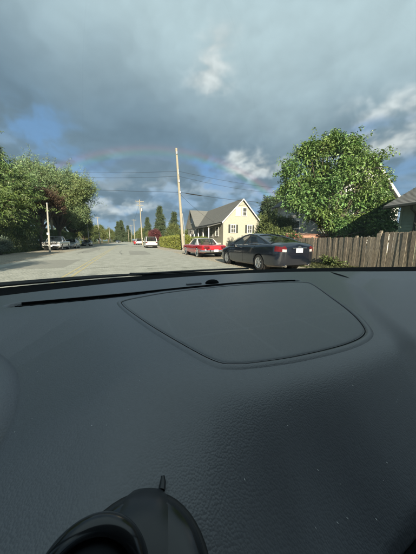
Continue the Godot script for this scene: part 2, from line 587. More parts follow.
func gable_walls(parent: Node, x0: float, x1: float, z0: float, z1: float, e: float, r: float, m: Material, board: float) -> void:
	# z0 the near gable (faces +z), ridge along z
	var w := x1 - x0
	var g := func(y: float) -> Array:
		if y <= e: return [0.0, w]
		var k := (y - e) / (r - e) * w / 2
		return [k, w - k]
	var b := MB.new()
	lap_wall(b, Vector3(x0, 0, z0), Vector3.RIGHT, Vector3.BACK, r, board, g)
	obj("gable_wall", b, m, parent)
	b = MB.new()
	lap_wall(b, Vector3(x1, 0, z1), Vector3.LEFT, Vector3.FORWARD, r, board, g)
	obj("gable_wall", b, m, parent)
	var full := func(_y: float) -> Array: return [0.0, z0 - z1]
	b = MB.new()
	lap_wall(b, Vector3(x0, 0, z1), Vector3.BACK, Vector3.LEFT, e, board, full)
	obj("side_wall", b, m, parent)
	b = MB.new()
	lap_wall(b, Vector3(x1, 0, z0), Vector3.FORWARD, Vector3.RIGHT, e, board, full)
	obj("side_wall", b, m, parent)

func gable_roof(parent: Node, x0: float, x1: float, z0: float, z1: float, e: float, r: float, over: float, m: Material, trim: Material, rake_w := 0.2) -> void:
	var xm := (x0 + x1) / 2
	var slope := (r - e) / (xm - x0)
	var ye := e - over * slope
	var lift := 0.12
	var b := MB.new()
	var za := z0 + over; var zb := z1 - over
	roof_slope(b, Vector3(x0 - over, ye + lift, zb), Vector3(x0 - over, ye + lift, za), Vector3(xm, r + lift, zb), Vector3(xm, r + lift, za))
	obj("roof_slope", b, m, parent)
	b = MB.new()
	roof_slope(b, Vector3(x1 + over, ye + lift, za), Vector3(x1 + over, ye + lift, zb), Vector3(xm, r + lift, za), Vector3(xm, r + lift, zb))
	obj("roof_slope", b, m, parent)
	# rake boards on both gables
	for zz in [za + 0.012, zb - 0.012]:
		for s in [-1.0, 1.0]:
			var rb := MB.new()
			var p := PackedVector2Array([Vector2(xm + s * 0.004, r + lift - 0.03), Vector2(xm + s * ((xm - x0) + over), ye + lift - 0.03), Vector2(xm + s * ((xm - x0) + over), ye + lift - 0.03 - rake_w), Vector2(xm + s * 0.004, r + lift - 0.03 - rake_w)])
			rb.prism(p, zz - 0.02, zz + 0.02)
			obj("rake_board", rb, trim, parent)

func build_house() -> void:
	var t := thing("house", "cream clapboard house with grey cross gabled roof and front porch beyond the red car", "house", Vector3(14.3, 0, -29.8))
	var w := 6.6
	gable_walls(t, 0, w, 0, -17.5, 4.25, 7.55, M.cream, 0.16)
	gable_roof(t, 0, w, 0, -17.5, 4.25, 7.55, 0.35, M.roof_grey, M.trim)
	# cross gable towards the street
	var b := MB.new()
	var g := func(y: float) -> Array:
		if y <= 4.2: return [0.0, 6.4]
		var k := (y - 4.2) / 3.2 * 3.2
		return [k, 6.4 - k]
	lap_wall(b, Vector3(-0.5, 0, -17.6), Vector3.BACK, Vector3.LEFT, 7.4, 0.16, g)
	b.quad(Vector3(-0.5, 0, -11.2), Vector3(0, 0, -11.2), Vector3(0, 4.2, -11.2), Vector3(-0.5, 4.2, -11.2))
	obj("gable_wall", b, M.cream, t)
	b = MB.new()
	roof_slope(b, Vector3(-0.95, 4.02, -10.85), Vector3(3.4, 4.02, -10.85), Vector3(-0.95, 7.6, -14.4), Vector3(3.3, 7.6, -14.4))
	obj("roof_slope", b, M.roof_grey, t)
	b = MB.new()
	roof_slope(b, Vector3(3.4, 4.02, -17.95), Vector3(-0.95, 4.02, -17.95), Vector3(3.3, 7.6, -14.4), Vector3(-0.95, 7.6, -14.4))
	obj("roof_slope", b, M.roof_grey, t)
	# gable windows
	window(t, Vector3(2.55, 5.7, 0.0), 0.62, 1.15, 0.0, "window", M.trim, M.blind, 0)
	window(t, Vector3(3.75, 5.7, 0.0), 0.62, 1.15, 0.0, "window", M.trim, null, 0)
	window(t, Vector3(1.75, 3.05, 0.0), 0.72, 1.15, 0.0)
	window(t, Vector3(4.75, 3.05, 0.0), 0.72, 1.15, 0.0)
	for c in [[1.75, 3.05], [4.75, 3.05]]:
		for s in [-1, 1]:
			b = MB.new()
			b.cbox(Vector3(c[0] + s * 0.68, c[1], 0.035), Vector3(0.3, 1.3, 0.03), 0.006)
			for k in 9:
				b.box(Vector3(c[0] + s * 0.68, c[1] - 0.55 + k * 0.138, 0.055), Vector3(0.22, 0.07, 0.012), Basis(Vector3.RIGHT, 0.5))
			obj("shutter", b, M.dark_trim, t)
	# street side: windows, door and porch
	for z in [-2.2, -4.6, -9.2]:
		window(t, Vector3(-0.0, 2.7, z), 1.1, 1.35, -PI / 2, "window", M.trim, null, 1)
	window(t, Vector3(-0.5, 2.6, -14.4), 1.8, 1.4, -PI / 2, "window", M.trim, null, 2)
	window(t, Vector3(-0.5, 5.4, -14.4), 0.8, 1.1, -PI / 2, "window", M.trim, null, 0)
	b = MB.new()
	b.cbox(Vector3(-0.03, 1.95, -6.9), Vector3(0.06, 2.1, 0.95), 0.01)
	var door := obj("door", b, M.dark_trim, t)
	b = MB.new()
	b.lathe([[0.0, -0.03], [0.028, -0.02], [0.03, 0.0], [0.02, 0.025], [0.0, 0.03]], 10, Transform3D(Basis(), Vector3(-0.09, 1.9, -6.55)))
	obj("handle", b, M.chrome, door)
	b = MB.new()
	b.cbox(Vector3(-1.15, 0.45, -5.6), Vector3(2.2, 0.9, 10.2), 0.03)
	obj("porch_floor", b, M.concrete, t)
	b = MB.new()
	roof_slope(b, Vector3(-2.5, 3.35, -10.9), Vector3(-2.5, 3.35, -0.3), Vector3(0.0, 4.0, -10.9), Vector3(0.0, 4.0, -0.3))
	obj("porch_roof", b, M.roof_grey, t)
	for k in 5:
		b = MB.new()
		b.cbox(Vector3(-2.1, 2.05, -0.75 - k * 2.42), Vector3(0.16, 2.3, 0.16), 0.02)
		obj("porch_post", b, M.trim, t)
	b = MB.new()
	for k in 4:
		b.box(Vector3(-2.1, 1.65, -1.96 - k * 2.42), Vector3(0.07, 0.07, 2.25))
		b.box(Vector3(-2.1, 1.05, -1.96 - k * 2.42), Vector3(0.06, 0.06, 2.25))
		for i in 15:
			b.box(Vector3(-2.1, 1.35, -0.98 - k * 2.42 - i * 0.14), Vector3(0.035, 0.55, 0.035))
	obj("porch_railing", b, M.trim, t)
	b = MB.new()
	b.cbox(Vector3(5.4, 7.5, -9.0), Vector3(0.6, 1.6, 0.6), 0.02)
	obj("chimney", b, M.concrete, t)

func build_white_house() -> void:
	var t := thing("house", "tall white gabled house half hidden behind the big leafy tree", "house", Vector3(14.9, 0, -13.1))
	gable_walls(t, 0, 10.6, 0, -5, 4.7, 8.2, M.white_wall, 0.18)
	gable_roof(t, 0, 10.6, 0, -5, 4.7, 8.2, 0.45, M.roof_brown, M.trim, 0.28)
	for x in [2.6, 5.3, 8.0]:
		window(t, Vector3(x, 2.2, 0.0), 1.0, 1.3, 0.0)
	window(t, Vector3(5.3, 5.3, 0.0), 1.1, 1.3, 0.0)
	for z in [-2.5]:
		window(t, Vector3(0, 2.3, z), 1.1, 1.3, -PI / 2)

func build_green_house() -> void:
	var t := thing("house", "low sage green clapboard house with a brown roof and dark downspout behind the fence", "house", Vector3(12.5, 0, -6.3))
	var d := 13.0
	gable_walls(t, 0, 8.4, d, 0, 2.95, 4.85, M.sage, 0.15)
	gable_roof(t, 0, 8.4, d, 0, 2.95, 4.85, 0.5, M.roof_brown, M.dark_trim, 0.16)
	var b := MB.new()
	b.cbox(Vector3(-0.56, 2.78, d / 2), Vector3(0.12, 0.11, d + 0.9), 0.015)
	obj("gutter", b, M.dark_trim, t)
	b = MB.new()
	b.tube([Vector3(-0.54, 2.75, 0.62), Vector3(-0.48, 2.6, 0.62), Vector3(-0.1, 2.42, 0.62), Vector3(-0.06, 2.3, 0.62), Vector3(-0.06, 0.2, 0.62), Vector3(-0.2, 0.08, 0.62)], [0.045], 8)
	obj("downspout", b, M.dark_trim, t)
	b = MB.new()
	b.cbox(Vector3(-0.012, 1.5, 0.04), Vector3(0.05, 2.9, 0.1), 0.01)
	obj("corner_board", b, M.sage, t)
	window(t, Vector3(0, 1.75, 3.2), 1.2, 1.2, -PI / 2)
	window(t, Vector3(0, 1.75, 7.6), 1.2, 1.2, -PI / 2)

func build_fences() -> void:
	var rng := RandomNumberGenerator.new()
	rng.seed = 77
	# picket variants: weathered boards with uneven, chipped tops
	var shapes := []
	for k in 6:
		var b := MB.new()
		var w := rng.randf_range(0.062, 0.07)
		var h := 1.33 + rng.randf_range(-0.015, 0.02)
		var p := PackedVector2Array([Vector2(-w, 0.02), Vector2(w, 0.0), Vector2(w, h - 0.012 - rng.randf() * 0.012), Vector2(w * 0.6, h - rng.randf() * 0.008), Vector2(-w * 0.3, h), Vector2(-w * 0.8, h - rng.randf() * 0.01), Vector2(-w, h - 0.015)])
		b.prism(p, -0.011, 0.011)
		shapes.append(b.mesh())
	var make := func(called: String, label: String, z_from: float, z_to: float, grow: float) -> void:
		var t := thing(called, label, "fence", Vector3(9.6, 0, z_from), 0.0, "")
		var z := 0.0
		var n := 0
		while z < z_to - z_from:
			var o := inst("picket", shapes[rng.randi() % 6], M.wood_grey[rng.randi() % 4], t)
			o.position = Vector3(rng.randf_range(-0.008, 0.008), rng.randf_range(-0.015, 0.015), z)
			o.rotation = Vector3(rng.randfn(0.0, 0.006), -PI / 2 + rng.randfn(0.0, 0.015), rng.randfn(0.0, 0.006))
			o.scale = Vector3(1, grow + rng.randf_range(-0.012, 0.015), 1)
			z += rng.randf_range(0.136, 0.148)
			n += 1
		for y in [0.35, 1.02 * grow]:
			var b := MB.new()
			b.cbox(Vector3(0.045, y, (z_to - z_from) / 2), Vector3(0.04, 0.09, z_to - z_from + 0.05), 0.005)
			obj("rail", b, M.wood_grey[2], t)
		var zz := 0.0
		while zz <= z_to - z_from + 0.1:
			var b := MB.new()
			b.cbox(Vector3(0.11, 0.7 * grow, zz), Vector3(0.09, 1.4 * grow, 0.09), 0.008)
			obj("post", b, M.wood_grey[0], t)
			zz += 2.4
	make.call("picket_fence", "long weathered grey picket fence in front of the big tree", -11.2, -5.50, 1.0)
	make.call("picket_fence", "taller stretch of weathered grey pickets in front of the green house", -5.46, 4.0, 1.13)
	# reddish board fence across the yard
	var t := thing("board_fence", "low reddish brown board fence across the yard behind the dark car", "fence", Vector3(9.9, 0, -11.0))
	for k in 8:
		for s in 3:
			var b := MB.new()
			b.cbox(Vector3(1.0 + s * 2.0, 0.14 + k * 0.19, 0.0), Vector3(1.98, 0.16, 0.025), 0.005, Basis(Vector3.BACK, rng.randfn(0.0, 0.004)))
			obj("board", b, M.wood_red, t)
	for s in 4:
		var b := MB.new()
		b.cbox(Vector3(s * 2.0 + 0.02, 0.83, -0.07), Vector3(0.1, 1.66, 0.1), 0.01)
		obj("post", b, M.wood_red, t)
	var b2 := MB.new()
	b2.cbox(Vector3(3.0, 1.63, 0.0), Vector3(6.1, 0.045, 0.14), 0.008)
	obj("cap_rail", b2, M.wood_red, t)

# ---------------------------------------------------------------- trees
func clump(sd: int, n: int, leaf: float, width: float, droop: float, up := 0.0) -> ArrayMesh:
	# n folded leaves around a twig, within about one unit
	var rng := RandomNumberGenerator.new()
	rng.seed = sd
	var b := MB.new()
	for k in n:
		var d := Vector3(rng.randfn(), rng.randfn() + up, rng.randfn()).normalized()
		var p := d * rng.randf_range(0.1, 0.75)
		var dir := (d + Vector3(rng.randfn(), rng.randfn() - droop, rng.randfn()) * 0.6).normalized()
		var l := leaf * rng.randf_range(0.7, 1.25)
		var side := dir.cross(Vector3(rng.randfn() * 0.5, 1.0, rng.randfn() * 0.5)).normalized() * width * l
		var nor := side.cross(dir).normalized() * l * 0.12
		var tip := p + dir * l - Vector3(0, droop * 0.25 * l, 0)
		var mid := p + dir * l * 0.45
		b.tri(p, mid + side + nor, tip)
		b.tri(p, tip, mid - side + nor)
	return b.mesh()

func crown_mm(parent: Node, mesh: Mesh, m: Material, xfs: Array, cols: Array, called := "crown") -> void:
	var mm := MultiMesh.new()
	mm.transform_format = MultiMesh.TRANSFORM_3D
	mm.use_colors = true
	mm.mesh = mesh
	mm.instance_count = xfs.size()
	for k in xfs.size():
		mm.set_instance_transform(k, xfs[k])
		mm.set_instance_color(k, cols[k])
	var o := MultiMeshInstance3D.new()
	o.multimesh = mm
	o.material_override = m
	hang(called, o, parent)
	o.set_meta("kind", "stuff")

func rnd_dir(rng: RandomNumberGenerator) -> Vector3:
	return Vector3(rng.randfn(), rng.randfn(), rng.randfn()).normalized()

# lobes: [centre (local), radii]; tint: [base Color (linear), spread]
func tree(called: String, label: String, cat: String, group: String, at: Vector3, o: Dictionary) -> Node3D:
	var t := thing(called, label, cat, at, 0.0, group)
	var rng := RandomNumberGenerator.new()
	rng.seed = o.seed
	var lobes: Array = o.get("lobes", []).duplicate()
	var c: Vector3 = o.center
	var r: Vector3 = o.radii
	for k in o.get("n_lobes", 0):
		var d := rnd_dir(rng)
		if d.y < -0.55: d.y = -d.y
		var q := c + d * r * rng.randf_range(0.35, 0.78)
		lobes.append([q, Vector3.ONE * rng.randf_range(0.24, 0.40) * (r.x + r.y + r.z) / 3.0 * Vector3(1.15, 0.85, 1.15)])
	var xfs := []
	var cols := []
	var tone: Color = o.tone
	var spread: float = o.get("spread", 0.3)
	var size: float = o.size
	var per: int = o.per
	var b := MB.new()
	var fork: float = o.get("fork", c.y * 0.4)
	var tr: float = o.trunk
	var tops := []
	for lb in lobes:
		var lc: Vector3 = lb[0]
		var lr: Vector3 = lb[1]
		var start := Vector3(0, fork * rng.randf_range(0.8, 1.25), 0)
		var mid := start.lerp(lc, 0.5) + Vector3(0, -0.08 * lc.distance_to(start), 0) + rnd_dir(rng) * 0.1
		b.tube([start, mid, lc], [tr * 0.5, tr * 0.3, tr * 0.12], 6)
		var twigs: int = o.get("twigs", 5)
		for k in twigs:
			var e := lc + rnd_dir(rng) * lr * 0.95
			b.tube([lc, lc.lerp(e, 0.5) + rnd_dir(rng) * 0.06, e], [tr * 0.11, tr * 0.07, tr * 0.03], 4, false)
		var hue := rng.randf_range(-0.12, 0.12)
		for k in per:
			var d := rnd_dir(rng)
			var rad := pow(rng.randf(), 0.45) * 1.08
			var p := lc + d * lr * rad
			if p.y < o.get("floor", 0.3): continue
			_leafy(rng, xfs, cols, p, d, size, tone, spread, hue)
		for k in o.get("shoots", 0):
			var d := (rnd_dir(rng) + (lc - c).normalized() * 1.1 + Vector3(0, 0.35, 0)).normalized()
			var len: float = lr.x * rng.randf_range(0.9, 1.75)
			for i in 9:
				var p := lc + d * len * (0.35 + 0.65 * i / 8.0) + rnd_dir(rng) * size * 0.45
				if p.y > o.get("floor", 0.3):
					_leafy(rng, xfs, cols, p, d, size * lerpf(0.95, 0.6, i / 8.0), tone, spread, hue)
			b.tube([lc, lc + d * len * 0.95], [tr * 0.07, tr * 0.02], 4, false)
	var tb := MB.new()
	var n := 7
	var pts := []
	var rad := []
	for k in n:
		var f := float(k) / (n - 1)
		pts.append(Vector3(rng.randfn() * 0.03 * tr * 6.0 * f, lerpf(-0.15, fork * 1.3, f), rng.randfn() * 0.03 * tr * 6.0 * f))
		rad.append(tr * (1.35 if k == 0 else lerpf(1.05, 0.55, f)))
	tb.tube(pts, rad, 10)
	obj("trunk", tb, o.get("bark", M.bark), t)
	obj("branches", b, o.get("bark", M.bark), t)
	crown_mm(t, o.mesh, o.leaf, xfs, cols)
	return t

func _leafy(rng: RandomNumberGenerator, xfs: Array, cols: Array, p: Vector3, d: Vector3, size: float, tone: Color, spread: float, hue: float) -> void:
	var s := size * rng.randf_range(0.75, 1.3)
	var bs := Basis(rnd_dir(rng), rng.randf() * 0.9) * Basis(Vector3.UP, rng.randf() * TAU)
	xfs.append(Transform3D(bs.scaled(Vector3.ONE * s), p))
	var k := 1.0 + rng.randf_range(-spread, spread)
	var w := hue + rng.randf_range(-0.1, 0.1)
	cols.append(Color(tone.r * k * (1.0 + w), tone.g * k, tone.b * k * (1.0 - w)))

func conifer(called: String, label: String, group: String, at: Vector3, h: float, r: float, tone: Color, sd: int, mesh: Mesh, leaf: Material, per := 26, base := 0.12) -> Node3D:
	var t := thing(called, label, "tree", at, 0.0, group)
	var rng := RandomNumberGenerator.new()
	rng.seed = sd
	var xfs := []
	var cols := []
	var b := MB.new()
	var tiers := int(h * 2.1)
	for k in tiers:
		var f := float(k) / tiers
		var y := h * (base + (1.0 - base) * f)
		var rr := r * pow(1.0 - f, 0.8) * rng.randf_range(0.5, 1.25) + 0.12
		var arms := 5 + int(4.0 * (1.0 - f))
		for a in arms:
			var az := rng.randf() * TAU
			var dir := Vector3(cos(az), -0.18, sin(az))
			var tip := Vector3(0, y, 0) + dir * rr * rng.randf_range(0.7, 1.15)
			b.tube([Vector3(0, y, 0), tip], [0.03 * r * 0.6, 0.008], 4, false)
			var n := int(per * rr / r) / 3 + 2
			for i in n:
				var u := (i + rng.randf()) / n
				var p := Vector3(0, y, 0).lerp(tip, 0.25 + 0.75 * u) + rnd_dir(rng) * r * 0.09
				_leafy(rng, xfs, cols, p, dir, r * 0.20 * lerpf(1.0, 0.7, u), tone, 0.3, 0.0)
	var tb := MB.new()
	tb.tube([Vector3(0, -0.1, 0), Vector3(0, h * 0.5, 0), Vector3(0, h * 0.97, 0)], [0.028 * h, 0.016 * h, 0.004 * h], 8)
	obj("trunk", tb, M.bark, t)
	obj("branches", b, M.bark, t)
	crown_mm(t, mesh, leaf, xfs, cols)
	return t

func build_trees() -> void:
	var broad := clump(1, 11, 0.62, 0.30, 0.5)
	var fine := clump(2, 16, 0.42, 0.30, 0.2)
	var spray := clump(3, 16, 0.75, 0.13, 0.8)
	var lm := leafmat(Color.WHITE, 0.30, 0.5)
	var lm_dull := leafmat(Color.WHITE, 0.2, 0.7)
	# the big tree on the right: long leafy shoots, gaps showing sky and the white house
	tree("leafy_tree", "big bright green broadleaf tree with upright leafy shoots behind the fence", "tree", "", Vector3(13.0, 0, -10.5), {
		"seed": 41, "center": Vector3(0.2, 4.0, 0.0), "radii": Vector3(3.0, 2.4, 2.6), "n_lobes": 5, "per": 60, "size": 0.31, "twigs": 8, "shoots": 9,
		"lobes": [[Vector3(4.16, 3.05, 0.87), Vector3(0.63, 0.50, 0.63)], [Vector3(4.31, 2.28, 1.07), Vector3(0.56, 0.45, 0.56)], [Vector3(3.37, 2.91, 0.58), Vector3(0.70, 0.56, 0.70)], [Vector3(2.56, 2.56, 0.32), Vector3(0.63, 0.50, 0.63)], [Vector3(3.88, 3.74, 0.63), Vector3(0.63, 0.50, 0.63)], [Vector3(2.91, 1.93, 0.58), Vector3(0.56, 0.45, 0.56)], [Vector3(1.74, 2.07, 0.09), Vector3(0.56, 0.45, 0.56)], [Vector3(1.14, 7.89, -1.01), Vector3(0.64, 0.51, 0.64)], [Vector3(0.21, 7.54, -1.32), Vector3(0.64, 0.51, 0.64)], [Vector3(2.02, 7.54, -0.60), Vector3(0.53, 0.41, 0.53)], [Vector3(-0.58, 7.41, -1.60), Vector3(0.46, 0.37, 0.46)], [Vector3(0.15, 2.27, 0.51), Vector3(0.58, 0.41, 0.58)], [Vector3(-0.42, 2.92, 0.16), Vector3(0.70, 0.50, 0.70)], [Vector3(-1.97, 3.98, -0.78), Vector3(1.05, 0.84, 1.05)], [Vector3(-2.02, 4.69, -1.80), Vector3(0.70, 0.55, 0.70)], [Vector3(-1.97, 5.79, -1.48), Vector3(0.82, 0.65, 0.82)], [Vector3(-0.51, 7.03, -1.80), Vector3(0.94, 0.74, 0.94)], [Vector3(1.03, 7.55, -1.35), Vector3(0.88, 0.70, 0.88)], [Vector3(0.82, 6.54, 0.35), Vector3(0.88, 0.70, 0.88)], [Vector3(1.64, 5.74, 0.97), Vector3(0.88, 0.70, 0.88)], [Vector3(4.67, 5.17, -0.07), Vector3(0.76, 0.60, 0.76)], [Vector3(1.82, 4.65, 0.54), Vector3(1.17, 0.93, 1.17)], [Vector3(0.26, 5.28, -0.12), Vector3(1.29, 1.02, 1.29)], [Vector3(0.51, 5.57, -2.24), Vector3(1.17, 0.93, 1.17)], [Vector3(1.06, 3.76, -0.19), Vector3(1.17, 0.93, 1.17)], [Vector3(3.60, 3.42, -0.16), Vector3(0.88, 0.70, 0.88)], [Vector3(-0.36, 3.42, -0.71), Vector3(0.88, 0.70, 0.88)], [Vector3(2.39, 2.01, 1.57), Vector3(0.53, 0.41, 0.53)], [Vector3(2.43, 2.22, 0.17), Vector3(0.64, 0.51, 0.64)], [Vector3(5.17, 3.95, 0.27), Vector3(0.46, 0.37, 0.46)], [Vector3(1.50, 2.48, 0.07), Vector3(0.58, 0.47, 0.58)], [Vector3(0.67, 6.10, -1.55), Vector3(0.94, 0.74, 0.94)], [Vector3(2.24, 6.04, -0.72), Vector3(1.05, 0.84, 1.05)], [Vector3(-0.52, 4.27, 0.24), Vector3(1.17, 0.93, 1.17)], [Vector3(-0.52, 4.83, -1.83), Vector3(0.82, 0.65, 0.82)], [Vector3(3.36, 4.17, 0.30), Vector3(0.82, 0.65, 0.82)]],
		"tone": Color(0.12, 0.20, 0.055), "spread": 0.4, "trunk": 0.11, "fork": 1.5, "mesh": broad, "leaf": lm, "bark": M.bark, "floor": 0.9})
	tree("apple_tree", "small rounded pale green fruit tree just behind the dark parked car", "tree", "", Vector3(11.6, 0, -14.3), {
		"seed": 52, "center": Vector3(0, 1.95, 0), "radii": Vector3(2.0, 1.25, 1.6), "n_lobes": 16, "per": 150, "size": 0.22, "shoots": 3,
		"tone": Color(0.115, 0.155, 0.05), "trunk": 0.13, "fork": 0.8, "mesh": fine, "leaf": lm, "floor": 0.2})
	tree("dark_tree", "dense dark green tree standing to the right of the cream house", "tree", "", Vector3(26.5, 0, -33.0), {
		"seed": 53, "center": Vector3(0, 5.2, 0), "radii": Vector3(3.6, 4.4, 3.4), "n_lobes": 20, "per": 110, "size": 0.5, "shoots": 2,
		"tone": Color(0.035, 0.06, 0.026), "trunk": 0.3, "mesh": spray, "leaf": lm_dull})
	tree("garden_tree", "dark shrubby tree between the cream house and the white house", "tree", "", Vector3(22.0, 0, -22.0), {
		"seed": 54, "center": Vector3(0, 3.4, 0), "radii": Vector3(2.4, 2.6, 2.2), "n_lobes": 14, "per": 110, "size": 0.4,
		"tone": Color(0.045, 0.075, 0.03), "trunk": 0.2, "mesh": spray, "leaf": lm_dull})
	# the mass on the left
	tree("cedar_tree", "tall dark green drooping tree at the left edge of the view", "tree", "", Vector3(-14.0, 0, -27.0), {
		"seed": 61, "center": Vector3(0, 6.6, 0), "radii": Vector3(5.2, 7.4, 4.6), "n_lobes": 42, "per": 200, "size": 0.38, "shoots": 3, "lobes": [[Vector3(0.3, 1.3, 3.0), Vector3(1.8, 1.4, 1.6)], [Vector3(-1.5, 1.4, 3.2), Vector3(1.9, 1.5, 1.6)], [Vector3(-4.0, 1.5, 2.0), Vector3(1.8, 1.6, 1.6)]], 
		"tone": Color(0.085, 0.138, 0.042), "trunk": 0.35, "mesh": spray, "leaf": lm, "floor": 0.5})
	tree("cedar_tree", "olive green drooping tree directly behind the short pale pole", "tree", "", Vector3(-12.9, 0, -31.0), {
		"seed": 62, "center": Vector3(0, 3.0, 0), "radii": Vector3(3.1, 2.9, 3.2), "n_lobes": 22, "per": 190, "size": 0.34, "shoots": 2, "lobes": [[Vector3(-0.6, 1.3, 2.0), Vector3(1.3, 1.4, 1.4)], [Vector3(-1.5, 1.4, 3.2), Vector3(1.9, 1.5, 1.6)], [Vector3(-4.0, 1.5, 2.0), Vector3(1.8, 1.6, 1.6)]], 
		"tone": Color(0.098, 0.15, 0.046), "trunk": 0.28, "mesh": spray, "leaf": lm, "floor": 0.4})
	tree("copper_tree", "dark purple brown leaved tree above the short pale pole", "tree", "", Vector3(-11.0, 0, -37.0), {
		"seed": 63, "center": Vector3(0, 5.6, 0), "radii": Vector3(3.3, 4.3, 3.3), "n_lobes": 28, "per": 200, "size": 0.34, "shoots": 2,
		"tone": Color(0.075, 0.05, 0.032), "trunk": 0.28, "mesh": fine, "leaf": lm_dull})
	tree("maple_tree", "tall pale green maple rising behind the purple tree on the left", "tree", "", Vector3(-11.0, 0, -46.5), {
		"seed": 64, "center": Vector3(0.4, 8.6, 0), "radii": Vector3(6.6, 7.2, 6.2), "n_lobes": 46, "per": 190, "size": 0.46, "shoots": 3,
		"tone": Color(0.135, 0.195, 0.09), "trunk": 0.4, "mesh": fine, "leaf": lm})
	tree("maple_tree", "pale green maple behind the parked white pickup", "tree", "", Vector3(-11.6, 0, -61.0), {
		"seed": 65, "center": Vector3(0, 6.4, 0), "radii": Vector3(5.0, 5.6, 5.4), "n_lobes": 30, "per": 160, "size": 0.55, "shoots": 2,
		"tone": Color(0.085, 0.125, 0.045), "trunk": 0.34, "mesh": fine, "leaf": lm})
	tree("dark_tree", "very tall dark tree cut by the left edge of the view", "tree", "", Vector3(-19.0, 0, -30.0), {
		"seed": 66, "center": Vector3(0, 7.2, 0), "radii": Vector3(4.6, 6.4, 4.6), "n_lobes": 26, "per": 110, "size": 0.55,
		"tone": Color(0.04, 0.065, 0.02), "trunk": 0.4, "mesh": spray, "leaf": lm})
	# trees behind and beside the car, off to the left: they shade the car and the left shoulder
	tree("street_tree", "tall dense tree behind the car on the left, which shades the car", "tree", "", Vector3(-7.6, 0, 36.0), {
		"seed": 67, "center": Vector3(0, 11.0, 0), "radii": Vector3(4.6, 5.0, 4.6), "n_lobes": 30, "per": 160, "size": 0.75,
		"tone": Color(0.08, 0.11, 0.03), "trunk": 0.4, "mesh": fine, "leaf": lm})
	tree("street_tree", "rounded tree beside the left shoulder, level with the nearest parked car", "tree", "", Vector3(-11.8, 0, -9.0), {
		"seed": 68, "center": Vector3(0, 4.2, 0), "radii": Vector3(4.0, 3.0, 4.2), "n_lobes": 22, "per": 150, "size": 0.5,
		"tone": Color(0.08, 0.11, 0.03), "trunk": 0.3, "mesh": fine, "leaf": lm})
	tree("street_tree", "rounded tree beside the left shoulder, level with the view point", "tree", "", Vector3(-11.2, 0, 3.0), {
		"seed": 69, "center": Vector3(0, 4.6, 0), "radii": Vector3(4.2, 3.6, 4.4), "n_lobes": 22, "per": 150, "size": 0.5,
		"tone": Color(0.08, 0.11, 0.03), "trunk": 0.3, "mesh": fine, "leaf": lm})
	# hedges and shrubs on the right
	var rng := RandomNumberGenerator.new()
	rng.seed = 9
	_hedge("clipped yellow green hedge along the road before the tall leaning pole", Vector3(7.6, 0, -36.0), Vector3(1.3, 1.75, 17.0), Color(0.17, 0.19, 0.035), 71, fine, lm)
	_hedge("overgrown yellow green hedge under the trees on the left side of the road", Vector3(-12.4, 0, -42.0), Vector3(2.6, 2.9, 44.0), Color(0.09, 0.13, 0.035), 74, fine, lm)
	_hedge("short clipped green hedge beside the base of the tall leaning pole", Vector3(9.6, 0, -29.0), Vector3(1.6, 1.5, 6.0), Color(0.12, 0.15, 0.04), 72, fine, lm)
	tree("plum_shrub", "dark red leaved shrub behind the white van", "shrub", "", Vector3(8.3, 0, -60.0), {
		"seed": 73, "center": Vector3(0, 2.5, 0), "radii": Vector3(2.6, 2.0, 2.6), "n_lobes": 12, "per": 90, "size": 0.4,
		"tone": Color(0.10, 0.025, 0.03), "trunk": 0.16, "mesh": fine, "leaf": lm_dull})
	# shrubs on the left verge
	for k in 3:
		tree("shrub", ["pale grey green shrub at the foot of the leftmost trees", "rounded bluish shrub beside the short pale pole", "low reddish shrub at the left edge of the verge"][k], "shrub", "", [Vector3(-10.3, 0, -21.0), Vector3(-9.9, 0, -23.3), Vector3(-10.8, 0, -18.8)][k], {
			"seed": 80 + k, "center": Vector3(0, 0.75, 0), "radii": Vector3(1.1, 0.75, 1.1), "n_lobes": 9, "per": 70, "size": 0.2, "floor": 0.05,
			"tone": [Color(0.16, 0.19, 0.09), Color(0.11, 0.15, 0.11), Color(0.12, 0.06, 0.03)][k], "trunk": 0.06, "fork": 0.3, "mesh": fine, "leaf": lm})
	# far trees on both sides, thinning towards the vanishing road
	var con := conifer("conifer_tree", "tall dark conifer beyond the hedge left of the leaning pole", "conifers along the far road", Vector3(16.5, 0, -104.0), 17.5, 4.4, Color(0.05, 0.075, 0.035), 91, spray, lm_dull, 30)
	var spots := [
		[Vector3(11.5, 0, -112), 13.0, "conifer just right of the dark red shrub in the distance"], [Vector3(22.0, 0, -98), 14.5, "broad conifer between the tall one and the leaning pole"],
		[Vector3(-4.8, 0, -250), 22.0, "twin topped far conifer left of the end of the road"], [Vector3(-1.5, 0, -258), 24.0, "farthest tall conifer over the end of the road"],
		[Vector3(4.5, 0, -235), 17.0, "small far conifer right of the end of the road"], [Vector3(28.0, 0, -88), 12.5, "conifer seen just left of the cream house"],
		[Vector3(-24.0, 0, -190), 16.0, "far conifer behind the left row of poles"]]
	for k in spots.size():
		var cc: Node3D = con.duplicate()
		cc.name = numbered("conifer_tree")
		add_child(cc)
		cc.position = spots[k][0]
		cc.rotation.y = k * 1.3
		cc.scale = Vector3.ONE * (spots[k][1] / 17.5) * Vector3(1.0 + 0.1 * (k % 3), 1.0, 1.0 + 0.1 * (k % 2))
		cc.set_meta("label", spots[k][2])
	var far := tree("roadside_tree", "first rounded green tree past the pickup on the left", "tree", "rounded trees along the far road", Vector3(-12.5, 0, -82.0), {
		"seed": 92, "center": Vector3(0, 5.0, 0), "radii": Vector3(4.6, 4.2, 4.6), "n_lobes": 18, "per": 90, "size": 0.7, "shoots": 2,
		"tone": Color(0.095, 0.12, 0.04), "trunk": 0.3, "mesh": fine, "leaf": lm})
